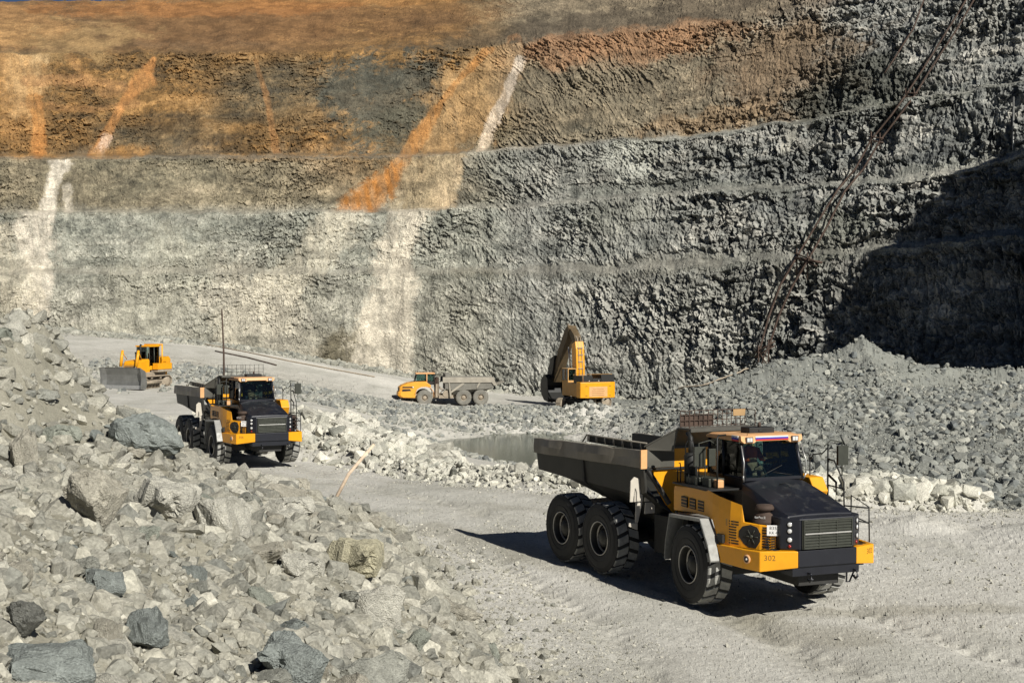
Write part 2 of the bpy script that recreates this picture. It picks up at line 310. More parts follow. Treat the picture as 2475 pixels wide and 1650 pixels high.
    disp = disp + .06 * fbm(Sx * 2.2, Z * 2.2, 160, 3) * (1 - .5 * sm) + wob * (.4 + .5 * right) + .25 * fbm(Sx * .5, Z * .08, 161, 3) * (1 - top) + (.10 + .34 * patch) * (1 - .55 * top) * (1 - .7 * sm) * (1 - .6 * ap) * (g_ + .45 * facet(wx / .3, wz / .34, 164, 1.2)[0]) - .22 * right * rough * np.exp(-np.abs(fbm(wx * .06, wz * .8, 165, 5)) * 22)
    gy, gx = np.gradient(Y, axis=1), np.gradient(X, axis=1); ln = np.hypot(gx, gy) + 1e-9
    nx, ny = gy / ln, -gx / ln
    fade = np.ones_like(Z); 
    V = np.stack([X + nx * disp, Y + ny * disp, QZ + .25 * rough * e + .4 * fbm(Sx * .35, Z * .1, 184, 5) * (1 + .6 * right)], -1)
    nr, nc = K.shape
    # top plateau behind the rim
    last = V[-1].copy(); ex = []
    for d, dz in ((6, .6), (25, -.5), (160, -6)):
        q = last.copy(); q[:, 0] -= nx[-1] * d; q[:, 1] -= ny[-1] * d; q[:, 2] += .3 + dz; ex.append(q)
    V = np.concatenate([V, np.array(ex)], 0); C = np.concatenate([C, np.repeat(C[-1:], 3, 0)], 0); nr += 3
    idx = np.arange(nr * nc).reshape(nr, nc)
    F = np.stack([idx[:-1, :-1], idx[:-1, 1:], idx[1:, 1:], idx[1:, :-1]], -1).reshape(-1, 4)
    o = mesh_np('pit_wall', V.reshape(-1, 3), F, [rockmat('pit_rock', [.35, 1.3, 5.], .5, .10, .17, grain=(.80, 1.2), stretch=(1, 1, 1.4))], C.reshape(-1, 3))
    tag(o, kind='structure')
    return o, V, (ks, qs)
# ------------------------------------------------------------------ pit floor
CP = np.array([
 (0,8,0),(10,8,0),(-10,10,0),(20,20,0),(0,25,0),(10,25,0),(0,40,0),(6,32,0),(12,38,0),(20,35,.1),(30,40,.1),(-8,50,0),(-11.6,61,0),(-15,67,0),(-9,70,0),
 (-18,80,0),(-12,80,0),(-20,95,0),(-30,100,0),(-35,125,0),(-45,125,.5),(-28,112,0),(-15,110,-.6),(-8,95,-1.4),(-20,130,-.6),(-12,132,-2.0),(-7,153,-3.3),
 (-15,148,-2.4),(-25,150,-.9),(0,153,-3.3),(7,148,-3.3),(15,150,-3.3),(0,172,-3.4),(10,172,-3.4),(-15.6,165,-.9),(-28,172,1.1),(-36.5,178,2.3),(-46.7,184,3.2),(-2,178,-3.1),
 (-36,150,1.6),(-28,143,.6),(-70,180,5),(-60,150,3.5),(-55,130,2),(4,119,-5.8),(11,119,-5.6),(0,107,-4.9),(10,105,-4.8),(0,95,-4),(8,90,-3.6),(5,75,-2.6),(-3,84,-2.0),
 (-7,125,-4.3),(-6,115,-4.3),(0,139,-3.3),(8,139,-3.3),(-8,139,-3.2),(2,131.5,-4.7),(10,131,-4.7),(-3,128,-4.7),
 (2,54,0),(6,50,0),(12,48,0),(5,60,-1.2),(14,57,-1.2),(20,53,-.9),(27,53,-.8),(36,53,-.5),(20,46,0),(30,45.5,0),(40,46,0),
 (19,66,-.5),(26,66,-.45),(34,66,-.2),(17,85,.3),(25,85,.57),(34,85,.6),(44,85,.9),(16,110,.1),(26,104,.6),(36,104,.6),(46,104,1.0),(10,127,-2.8),(15,126,-1.8),(13,105,-2.2),
 (22,140,-2.6),(30,138,-1.5),(-80,100,6),(-60,80,4),(-40,70,2),(-90,200,8),(90,100,4),(80,40,2),(60,10,1),(-60,20,2),(0,-40,0),(60,-60,0),(-60,-60,0),(20,260,-4),(-60,260,4),(60,220,0),(-20,186,-.6),(20,170,-3.3),(35,150,-1.5),(45,130,0)], float)
def _k(x, y, a, b): return np.sqrt((x - a) ** 2 + (y - b) ** 2 + 4.0)
_A = np.array([[_k(p[0], p[1], q[0], q[1]) for q in CP] for p in CP]); _W = np.linalg.solve(_A + np.eye(len(CP)) * .02, CP[:, 2])
FOOT = [(7.5,-8),(6.0,0),(4.2,6),(2.6,12),(1.2,18),(.2,24.8),(-1.15,31),(-1.8,33.5),(-2.3,37),(-4.0,41.0),(-6.6,44.0),(-9.3,46.0),(-12.4,49.5),(-14.2,53.5),(-17,56),(-20,60),(-24,66),(-40,72)]
def foot_dist(x, y):
    """signed distance to the foot of the near rubble heap, positive inside the heap"""
    best = np.full(x.shape, 1e9); sg = np.zeros(x.shape)
    for a, b in zip(FOOT[:-1], FOOT[1:]):
        dx, dy = b[0] - a[0], b[1] - a[1]; L2 = dx * dx + dy * dy
        t = np.clip(((x - a[0]) * dx + (y - a[1]) * dy) / L2, 0, 1)
        d = np.hypot(x - a[0] - t * dx, y - a[1] - t * dy); s = dx * (y - a[1]) - dy * (x - a[0])
        m = d < best; best = np.where(m, d, best); sg = np.where(m, s, sg)
    return np.where(sg > 0, best, -best)
BERM = [(-15.5,86),(-12,77),(-9.2,70),(-6.0,65.5),(-3.6,61),(-1.2,57),(.8,53.6),(3.6,51.2),(7.5,50),(12,48.6),(15.6,47.3)]
def pdist(x, y, P):
    best = np.full(x.shape, 1e9); tt = np.zeros(x.shape)
    for i, (a, b) in enumerate(zip(P[:-1], P[1:])):
        dx, dy = b[0] - a[0], b[1] - a[1]; t = np.clip(((x - a[0]) * dx + (y - a[1]) * dy) / (dx * dx + dy * dy), 0, 1)
        d = np.hypot(x - a[0] - t * dx, y - a[1] - t * dy); m = d < best; best = np.where(m, d, best); tt = np.where(m, i + t, tt)
    return best, tt
HX = [0, 5, 9, 13.4, 17.1, 20.8, 23.4, 26.4, 29, 31.3, 33.8, 37.5, 39.3, 43, 48, 60]
HZ = [-6, -6, -3.4, -.8, .7, 1.7, 2.7, 3.1, 3.6, 4.6, 3.3, 2.1, 1.8, 1.7, 1.6, 2]
def heap_z(x, y):
    fd = foot_dist(x, y)
    n = fbm(x * .22, y * .22, 60, 4)
    cap = np.interp(y, [0, 10, 18, 26, 33, 40, 46, 52, 60], [4.6, 4.6, 4.2, 3.7, 3.0, 2.3, 1.7, 1.2, 1.1]) + .6 * n
    h = cap * (1 - np.exp(-np.maximum(fd, 0) * .95 / cap))
    up = 4.0 * ss(-11.5, -14.5, x) * np.exp(-((y - 41) / 7.5) ** 2) * (1 + .25 * n)         # the higher dump behind, on the left
    up2 = 1.6 * np.exp(-(((x + 7.3) / 3.0) ** 2) - ((y - 15) / 8) ** 2) * ss(4, 9, y)
    up = up + 1.5 * np.exp(-((x + 11.4) / 1.7) ** 2 - ((y - 40) / 4) ** 2)
    return np.where(fd > 0, h + (up + up2 * .5) * ss(.5, 4, fd), -9), fd
def masks(x, y):
    fd = foot_dist(x, y); bd, bt = pdist(x, y, BERM)
    z0 = np.zeros(x.shape)
    for p, w in zip(CP, _W): z0 = z0 + w * _k(x, y, p[0], p[1])
    edge = 48.5 + .15 * (x - 12) + 1.0 * fbm(x * .3, y * .3, 71, 3)
    rub = ss(15.5, 18.5, x) * ss(edge - 1.5, edge + 2.0, y)                       # rough ground on the right
    rub = np.maximum(rub, ss(4, 10, x) * ss(50, 54, y) * (1 - ss(100, 104, y) * (1 - ss(13, 15, x))))
    rub = np.maximum(rub, ss(8, 13, x) * ss(108, 114, y))
    bermw = np.interp(bt, [0, 2, 4, 6, 8, 10], [6.0, 4.6, 2.9, 2.1, 1.9, 1.0])
    berm = 1 - ss(.55, 1.05, bd / bermw + .25 * fbm(x * .5, y * .5, 72, 3))
    slopeL = 1.3 * np.exp(-(((x + 30) / 17) ** 2) - ((y - 147) / 12) ** 2) + .8 * np.exp(-(((x + 15) / 8) ** 2) - ((y - 134) / 7) ** 2)
    pad, _ = pdist(x, y, [(-6, 138.5), (2, 138), (8, 137), (14, 134)]); pad = 1 - ss(2, 5, pad)
    fy = np.interp(x, [-75, -40, -15, 0, 20, 37, 50], [187, 187, 186, 181, 167, 148, 133]); slopeL = np.maximum(slopeL, ss(-8, -3, y - fy + 3 * fbm(x * .2, y * .2, 78, 3)))
    return fd, bd, bt, z0, rub, berm, np.clip(slopeL, 0, 1), pad
def ground_h(x, y, detail=True):
    fd, bd, bt, z, rub, berm, sL, pad = masks(x, y)
    bh = np.interp(bt, [0, 1.5, 3, 4, 5, 7, 10], [.7, 1.25, 1.1, .6, .3, .5, .7])
    z = z + bh * berm * (.8 + .5 * fbm(x * .6, y * .6, 73, 3))
    hr = np.interp(x, HX, HZ); hz = hr - .56 * np.abs(y - 122 - 1.5 * fbm(x * .15, y * 0, 74, 3)) + .5 * fbm(x * .25, y * .25, 75, 4)
    hz = np.where(y > 122, hz + .2 * (y - 122), hz); k = .5; z = np.maximum(z, hz) + k * .3 * np.exp(-np.abs(z - hz) / k)
    pr = np.exp(-((x - 8.5) / 5) ** 2) * np.exp(-((y - 139.2) / 1.9) ** 2); z = z + 1.1 * pr * (.8 + .6 * fbm(x * .7, y * .7, 76, 3))
    z = z + .55 * np.exp(-((x + 2) / 6) ** 2) * np.exp(-((y - 139.5) / 1.5) ** 2)
    hp, _ = heap_z(x, y); inh = ss(-.25, .5, fd); z = np.maximum(z, hp)
    shore = np.exp(-((x - 2) / 14) ** 4) * ss(100, 106, y) * (1 - ss(133, 137, y)); z = z + shore * (.32 * fbm(x * .35, y * .35, 77, 5) - .22 + .12 * fbm(x * 2, y * 2, 79, 3))
    # little piles of fines left on the floor at the right
    for (a, b, r, h) in ((12.7, 42.6, 1.6, .38), (16.4, 40.6, 2.6, .45), (10.9, 43.6, 1.3, .2)):
        z = z + h * np.maximum(0, 1 - np.hypot(x - a, (y - b)) / r)
    if detail:
        rr = np.clip(np.maximum.reduce([rub, berm, sL, pad, ss(-.4, .6, fd), ss(15, 17, x) * ss(100, 112, y)]), 0, 1)
        c = .9 + .5 * ss(20, 80, y); f1, c1 = facet((x + .4 * fbm(x, y, 80, 2)) / c, (y + .4 * fbm(x, y, 81, 2)) / c, 82, 1.1)
        c = .34; f2, c2 = facet(x / c, y / c, 86, 1.1)
        f3, c3 = facet(x / .13, y / .13, 87, 1.2)
        st = 1 - .75 * ss(-.3, .6, fd)
        z = z + rr * (.16 * f1 * st + .05 * f2 * st + .02 * f3 * (y < 60) * st + .10 * fbm(x * 1.3, y * 1.3, 93, 3) + .25 * ss(0, 1, fd) * fbm(x * .6, y * .6, 94, 3))
        z = z + (1 - rr) * (.035 * fbm(x * .5, y * .5, 88, 4) + .018 * f2 * ss(-.2, .5, fbm(x * .2, y * .2, 89, 3)) + .010 * f3 * (y < 60))
        for P, w0 in (([(-16, 72), (-11, 60), (-5, 50), (1, 38), (3.5, 30), (5, 20)], 1.6), ([(0, 45), (5.8, 32.1), (8, 26), (12, 18)], 1.6), ([(-11, 61), (-2, 50), (9, 42), (22, 38), (40, 36)], 1.5)):
            d, t = pdist(x, y, P); Pa = np.array(P, float); Lc = np.concatenate([[0], np.cumsum(np.hypot(*np.diff(Pa, axis=0).T))]); L = np.interp(t, np.arange(len(P)), Lc)
            z = z - (1 - rr) * .035 * np.exp(-((d - w0) / .36) ** 4) * (.5 + .5 * np.sin(2 * np.pi * (L + .5 * np.abs(d - w0)) / .55)) * ss(-.5, .2, fbm(x * .3, y * .3, 96, 2))
        # wheel ruts: shallow lanes where the trucks come through
        d, _ = pdist(x, y, [(-16, 72), (-11, 60), (-5, 50), (1, 38), (3.5, 30), (5, 20)])
        z = z - (1 - rr) * .085 * np.exp(-((d - 1.6) / .5) ** 2) * (1 + .5 * fbm(x * 2, y * 2, 92, 2))
        d, _ = pdist(x, y, [(3.3, 40), (5.8, 32.1), (8, 26), (12, 18)])
        z = z - (1 - rr) * .07 * np.exp(-((d - 1.5) / .45) ** 2) * (1 + .8 * fbm(x * 3, y * 3, 95, 2))
    return z
def ground_color(x, y):
    fd, bd, bt, z, rub, berm, sL, pad = masks(x, y)
    n = fbm(x * .12, y * .12, 200, 5) * .5 + .5; n2 = fbm(x * .8, y * .8, 201, 4) * .5 + .5; nm = .6 * n + .4 * n2
    C = ramp_color(nm, [(0, (180, 177, 165)), (.5, (204, 201, 190)), (1, (218, 215, 205))])
    g = ramp_color(n2, [(0, (164, 162, 150)), (.5, (190, 188, 176)), (1, (210, 207, 196))])
    m = ss(.45, .7, fbm(x * .5 + 9, y * .16, 203, 4) * .5 + .5) * .7; C = C * (1 - m[..., None]) + g * m[..., None]
    hb = ramp_color(n2, [(0, (122, 120, 106)), (.5, (150, 146, 130)), (1, (174, 170, 154))]); m = ss(-.6, .4, fd); C = C * (1 - m[..., None]) + hb * m[..., None]
    rb = ramp_color(.5 * n2 + .5 * n, [(0, (104, 107, 101)), (.5, (136, 138, 130)), (1, (164, 163, 150))]); m = rub * .95; C = C * (1 - m[..., None]) + rb * m[..., None]
    m = ss(.45, .9, np.exp(-((y - 52 - .1 * (x - 20)) / 4.5) ** 2) * ss(13, 17, x) + .4 * fbm(x * .2, y * .2, 208, 3)) * .7; C = C * (1 - m[..., None]) + lin((92, 96, 100)) * m[..., None]  # shade at the right slope's foot put into the ground colour as blue-grey
    m = sL * .8 * (.6 + .4 * n2); C = C * (1 - m[..., None]) + ramp_color(n2, [(0, (140, 138, 126)), (.5, (164, 160, 146)), (1, (184, 180, 166))]) * m[..., None]
    wb = np.broadcast_to(lin((184, 181, 167)), C.shape); m = berm; C = C * (1 - m[..., None]) + wb * m[..., None]
    d, _ = pdist(x, y, [(-60, 192), (-46.7, 184), (-36.5, 178), (-28, 172), (-15.6, 165), (-9, 160)]); m = (1 - ss(.5, 1.1, d / 4 + .25 * fbm(x * .3, y * .3, 207, 3))) * .9; C = C * (1 - m[..., None]) + lin((222, 218, 206)) * m[..., None]
    for P, w0 in (([(-16, 72), (-11, 60), (-5, 50), (1, 38), (3.5, 30), (5, 20)], 1.6), ([(0, 45), (5.8, 32.1), (8, 26), (12, 18)], 1.6), ([(-11, 61), (-2, 50), (9, 42), (22, 38), (40, 36)], 1.5)):
        d, _ = pdist(x, y, P); m = np.exp(-((d - w0) / .42) ** 2) * (.5 + .5 * fbm(x * .5, y * .5, 209, 3)) + .35 * ss(.1, .5, fbm(d * 3.0, (x + y) * .08, 210, 3)) * np.exp(-(d / 4) ** 2)
        m = (m * .42 * (fd < 0))[..., None]; C = C * (1 - m) + lin((156, 152, 138)) * m
    # damp dirt tracked in by the trucks
    for P, w in (([(-2.5, 43), (3.3, 33.5), (5.5, 29.6), (7, 28.0)], 1.0), ([(5.5, 30.5), (11, 31.0)], .7)):
        d, _ = pdist(x, y, P); m = (1 - ss(.3, 1.1, d / w + .5 * fbm(x * 1.1, y * 1.1, 206, 4))) * .35 * (fd < 0); C = C * (1 - m[..., None]) + lin((140, 134, 112)) * m[..., None]
    return C * .95
def build_ground():
    th = np.concatenate([np.linspace(-math.pi * .5, -.46, 60, endpoint=False), np.linspace(-.46, .46, 1250), np.linspace(.48, math.pi * 1.5, 130, endpoint=False)])
    rr = np.concatenate([[.05, .6, 1.2, 2.0], np.geomspace(2.8, 210, 900), [230, 260, 300, 380, 500]])
    T, RR = np.meshgrid(th, rr); x = RR * np.sin(T); y = RR * np.cos(T)
    z = ground_h(x, y); c = ground_color(x, y)
    nr, nc = T.shape; idx = np.arange(nr * nc).reshape(nr, nc); i2 = np.roll(idx, -1, 1)
    F = np.stack([idx[:-1], idx[1:], i2[1:], i2[:-1]], -1).reshape(-1, 4)[:, ::-1]
    V = np.stack([x, y, z], -1).reshape(-1, 3)
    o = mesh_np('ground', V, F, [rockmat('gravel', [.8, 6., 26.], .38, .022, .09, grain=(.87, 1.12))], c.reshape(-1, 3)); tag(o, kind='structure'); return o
def hz(x, y): return float(ground_h(np.array([float(x)]), np.array([float(y)]))[0])

# ------------------------------------------------------------------ broken rock
def rock_proto(seed, elong=(1, .8, .6), n=15, rough=False):
    r = np.random.default_rng(seed); p = r.normal(size=(n, 3)); p /= np.linalg.norm(p, axis=1)[:, None]
    p = np.sign(p) * np.abs(p) ** .62; p *= (r.uniform(.78, 1.08, (n, 1))) * np.array(elong)
    bm = bmesh.new(); [bm.verts.new(v) for v in p]
    res = bmesh.ops.convex_hull(bm, input=bm.verts)
    for g in set(res['geom_interior'] + res['geom_unused']):
        if isinstance(g, bmesh.types.BMVert) and g.is_valid: bm.verts.remove(g)
    bmesh.ops.dissolve_limit(bm, angle_limit=math.radians(14), verts=bm.verts, edges=bm.edges)
    if rough:                                   # large boulders: chipped edges and an uneven skin
        bmesh.ops.bevel(bm, geom=bm.edges[:], offset=.05, segments=2, affect='EDGES', profile=.6)
        bmesh.ops.triangulate(bm, faces=bm.faces)
        for _ in range(3 if rough == 2 else 2): 
            bmesh.ops.subdivide_edges(bm, edges=[e for e in bm.edges if e.calc_length() > .14], cuts=1, use_grid_fill=True)
        bmesh.ops.triangulate(bm, faces=bm.faces); bm.normal_update()
        co = np.array([v.co[:] for v in bm.verts]); 
        f1, c1 = facet(co[:, 0] * 2.2 + co[:, 2] * 1.1, co[:, 1] * 2.2 - co[:, 2] * .9, seed, 1.2); f2, c2 = facet(co[:, 0] * 6 + co[:, 2] * 3, co[:, 1] * 6 + co[:, 2] * 4, seed + 9, 1.2)
        d = .085 * f1 + .03 * f2 + .03 * fbm(co[:, 0] * 4 + co[:, 2] * 3, co[:, 1] * 4 + seed, seed, 4)
        for v, k in zip(bm.verts, d): v.co += v.normal * k
    bmesh.ops.triangulate(bm, faces=bm.faces)
    bm.verts.index_update(); V = np.array([v.co[:] for v in bm.verts]); F = np.array([[v.index for v in f.verts] for f in bm.faces]); bm.free()
    return V, F
PROTO = [rock_proto(400 + i, (1, R.uniform(.65, .95), R.uniform(.45, .75)), 16 + i % 7) for i in range(18)]
def rotmats(n, tilt=.6, r=R):
    a = r.uniform(0, 2 * np.pi, n); b = r.normal(0, tilt, n); c = r.normal(0, tilt, n)
    ca, sa, cb, sb, cc, sc = np.cos(a), np.sin(a), np.cos(b), np.sin(b), np.cos(c), np.sin(c)
    Z = np.zeros(n); O = np.ones(n)
    A = np.stack([ca, -sa, Z, sa, ca, Z, Z, Z, O], -1).reshape(n, 3, 3); B = np.stack([O, Z, Z, Z, cb, -sb, Z, sb, cb], -1).reshape(n, 3, 3)
    Cm = np.stack([cc, Z, sc, Z, O, Z, -sc, Z, cc], -1).reshape(n, 3, 3); return A @ B @ Cm
def scatter(name, x, y, size, cols, m, tilt=.5, sink=.25, label=None, cat=None):
    """one mesh of many loose stones lying on the ground"""
    z = ground_h(x, y); n = len(x); which = R.integers(0, len(PROTO), n); M = rotmats(n, tilt)
    VV, FF, CC = [], [], []; off = 0
    for k, (V, F) in enumerate(PROTO):
        i = np.nonzero(which == k)[0]
        if not len(i): continue
        v = np.einsum('nij,vj->nvi', M[i], V) * (size[i] * .5)[:, None, None]
        v[..., 0] += x[i, None]; v[..., 1] += y[i, None]; v[..., 2] += (z[i] + size[i] * (.3 - sink))[:, None]
        VV.append(v.reshape(-1, 3)); CC.append(np.repeat(cols[i], len(V), 0))
        FF.append((F[None] + (np.arange(len(i)) * len(V))[:, None, None] + off).reshape(-1, 3)); off += len(i) * len(V)
    o = mesh_np(name, np.concatenate(VV), np.concatenate(FF), [m], np.concatenate(CC)); tag(o, label, cat, kind='stuff'); return o
def pal(n, stops, spread=.10):
    c = np.array([lin(s) for s in stops]); w = R.dirichlet(np.ones(len(stops)) * .6, n); return np.clip((w @ c) * R.normal(1, spread, (n, 1)), .02, .9) * .92

def build_spur():
    """the part of the pit rim beyond the right edge; it throws the big shadow across the wall"""
    n, u = np.meshgrid(np.linspace(100, 190, 150), np.linspace(-75, -20, 90))
    top = np.interp(n, [100, 106, 109, 112, 118, 124, 130, 140, 190], [0, 20, 40, 47, 56, 60, 63, 65, 66]) + 3 * fbm(n * .25, n * 0 + 3, 501, 4) + 1.0 * fbm(n * .9, n * 0, 502, 3)
    z = top - 1.6 * np.abs(u + 46) * (1 + .2 * fbm(n * .1, u * .1, 503, 3)) + 1.5 * facet(n / 5, u / 5, 504, 1)[0]
    z = np.maximum(z, -6); nv = np.array((math.cos(math.radians(SUN_AZ)), math.sin(math.radians(SUN_AZ)))); dv = np.array((math.sin(math.radians(SUN_AZ)), -math.cos(math.radians(SUN_AZ))))
    x = n * nv[0] + u * dv[0]; y = n * nv[1] + u * dv[1]
    idx = np.arange(n.size).reshape(n.shape); F = np.stack([idx[:-1, :-1], idx[1:, :-1], idx[1:, 1:], idx[:-1, 1:]], -1).reshape(-1, 4)[:, ::-1]
    o = mesh_np('rock_spur', np.stack([x, y, z], -1).reshape(-1, 3), F, [rockmat('spur_rock', [.3, 1.5, 6.], .6, .15, .2, attr=False, base=(.2, .2, .18))]); tag(o, kind='structure')
# ------------------------------------------------------------------ machine building
M = {}
M['yellow'] = mat('yellow_paint', (.86, .37, .010), .40, 0, .09, 2.0, dust=(.52, .38, .18), dustamt=.11, bump=.05, bscale=6)
M['yellow_dusty'] = mat('dusty_yellow_paint', (.58, .29, .06), .6, 0, .14, 2.5, dust=(.46, .38, .26), dustamt=.42)
M['peach'] = mat('faded_orange_paint', (.74, .40, .17), .55, 0, .12, 3, dust=(.5, .42, .3), dustamt=.25)
M['black'] = mat('black_paint', (.012, .013, .018), .38, 0, .2, 2, dust=(.14, .135, .12), dustamt=.22, bump=.04, bscale=3)
M['dark'] = mat('dark_steel', (.016, .016, .014), .6, .0, .3, 4, dust=(.10, .095, .08), dustamt=.12)
M['grille'] = mat('grille_steel', (.045, .048, .036), .5, .2, .2, 5, dust=(.16, .155, .12), dustamt=.25)
M['bright'] = mat('bright_steel', (.55, .54, .5), .35, .6, .15, 5)
M['body'] = mat('dump_body_steel', (.10, .095, .078), .55, .15, .25, 1.6, dust=(.26, .235, .19), dustamt=.30, bump=.12, bscale=2.2)
M['bodyrail'] = mat('rail_steel', (.21, .185, .145), .5, .15, .28, 1.4, dust=(.36, .33, .27), dustamt=.38, bump=.25, bscale=1.8)
M['underbody'] = mat('underbody_steel', (.028, .027, .024), .7, 0, .3, 3, dust=(.10, .095, .08), dustamt=.1)
M['lowerbody'] = mat('shaded_body_steel', (.035, .034, .028), .6, .1, .25, 1.6, dust=(.13, .12, .10), dustamt=.15, bump=.1, bscale=2)  # darker copy of the body steel; its shadow side put into the colour
M['cream'] = mat('dust_caked_panel', (.58, .53, .44), .85, 0, .10, 3)
M['rubber'] = mat('tyre_rubber', (.022, .022, .021), .75, 0, .25, 3, dust=(.14, .135, .12), dustamt=.12, bump=.1, bscale=9)
M['tread'] = mat('dusty_tread', (.32, .315, .285), .9, 0, .28, 5, bump=.2, bscale=12)
M['rim'] = mat('dark_rim', (.035, .034, .03), .5, .3, .2, 5, dust=(.3, .28, .24), dustamt=.15)
M['rimedge'] = mat('worn_rim_edge', (.42, .40, .36), .4, .6, .2, 6)
M['fender'] = mat('grey_fender', (.27, .27, .25), .5, .3, .28, 5, dust=(.4, .38, .33), dustamt=.3)
M['tanpaint'] = mat('dusty_tan_paint', (.40, .25, .11), .7, 0, .15, 4)
M['white'] = mat('white_paint', (.78, .77, .73), .5, 0, .06, 5)
M['red'] = mat('red_paint', (.55, .02, .02), .5, 0, .08, 5)
M['blue'] = mat('blue_paint', (.03, .04, .42), .5, 0, .08, 5)
M['lens'] = mat('lamp_lens', (.75, .75, .72), .12, .2, .05, 5)
M['redlens'] = mat('red_lens', (.35, .02, .015), .2, 0, .1, 5)
M['orange'] = mat('orange_vest', (.95, .13, .02), .7, 0, .1, 8)
M['skin'] = mat('skin', (.45, .24, .16), .6, 0, .06, 8)
M['cloth'] = mat('dark_cloth', (.03, .035, .05), .8, 0, .2, 8)
M['ink'] = mat('faded_ink', (.22, .12, .02), .7, 0, .3, 20)
M['inkdark'] = mat('black_ink', (.03, .03, .03), .7, 0, .1, 20)
M['rust'] = mat('rusty_steel', (.075, .048, .034), .8, .1, .35, 2, dust=(.2, .17, .13), dustamt=.2)
M['grey'] = mat('worn_grey_steel', (.20, .20, .185), .45, .35, .22, 1.5, dust=(.36, .35, .31), dustamt=.25, bump=.05, bscale=2)
M['palebody'] = mat('pale_dusty_body', (.37, .335, .265), .7, 0, .2, 1.5, dust=(.45, .42, .35), dustamt=.2)
M['palegrey'] = mat('dusty_grey_body', (.19, .18, .15), .75, 0, .2, 1.5, dust=(.42, .4, .34), dustamt=.3)
M['tanrubber'] = mat('dusty_tyre', (.20, .19, .16), .9, 0, .25, 3, bump=.1, bscale=8)
M['tan'] = mat('mud_caked_steel', (.36, .30, .22), .85, 0, .25, 3, dust=(.5, .45, .36), dustamt=.2)
M['wood'] = mat('pale_wood', (.72, .56, .40), .8, 0, .25, 6)
def glassmat():
    m = bpy.data.materials.new('tinted_glass'); m.use_nodes = True; t = m.node_tree; N = t.nodes; L = t.links
    N.remove(N['Principled BSDF']); tr = N.new('ShaderNodeBsdfTransparent'); tr.inputs[0].default_value = (.60, .72, .70, 1)
    gl = N.new('ShaderNodeBsdfGlossy'); gl.inputs['Roughness'].default_value = .03; fr = N.new('ShaderNodeFresnel'); fr.inputs[0].default_value = 1.5
    mx = N.new('ShaderNodeMixShader'); L.new(fr.outputs[0], mx.inputs[0]); L.new(tr.outputs[0], mx.inputs[1]); L.new(gl.outputs[0], mx.inputs[2]); L.new(mx.outputs[0], N['Material Output'].inputs[0]); return m
M['glass'] = glassmat()

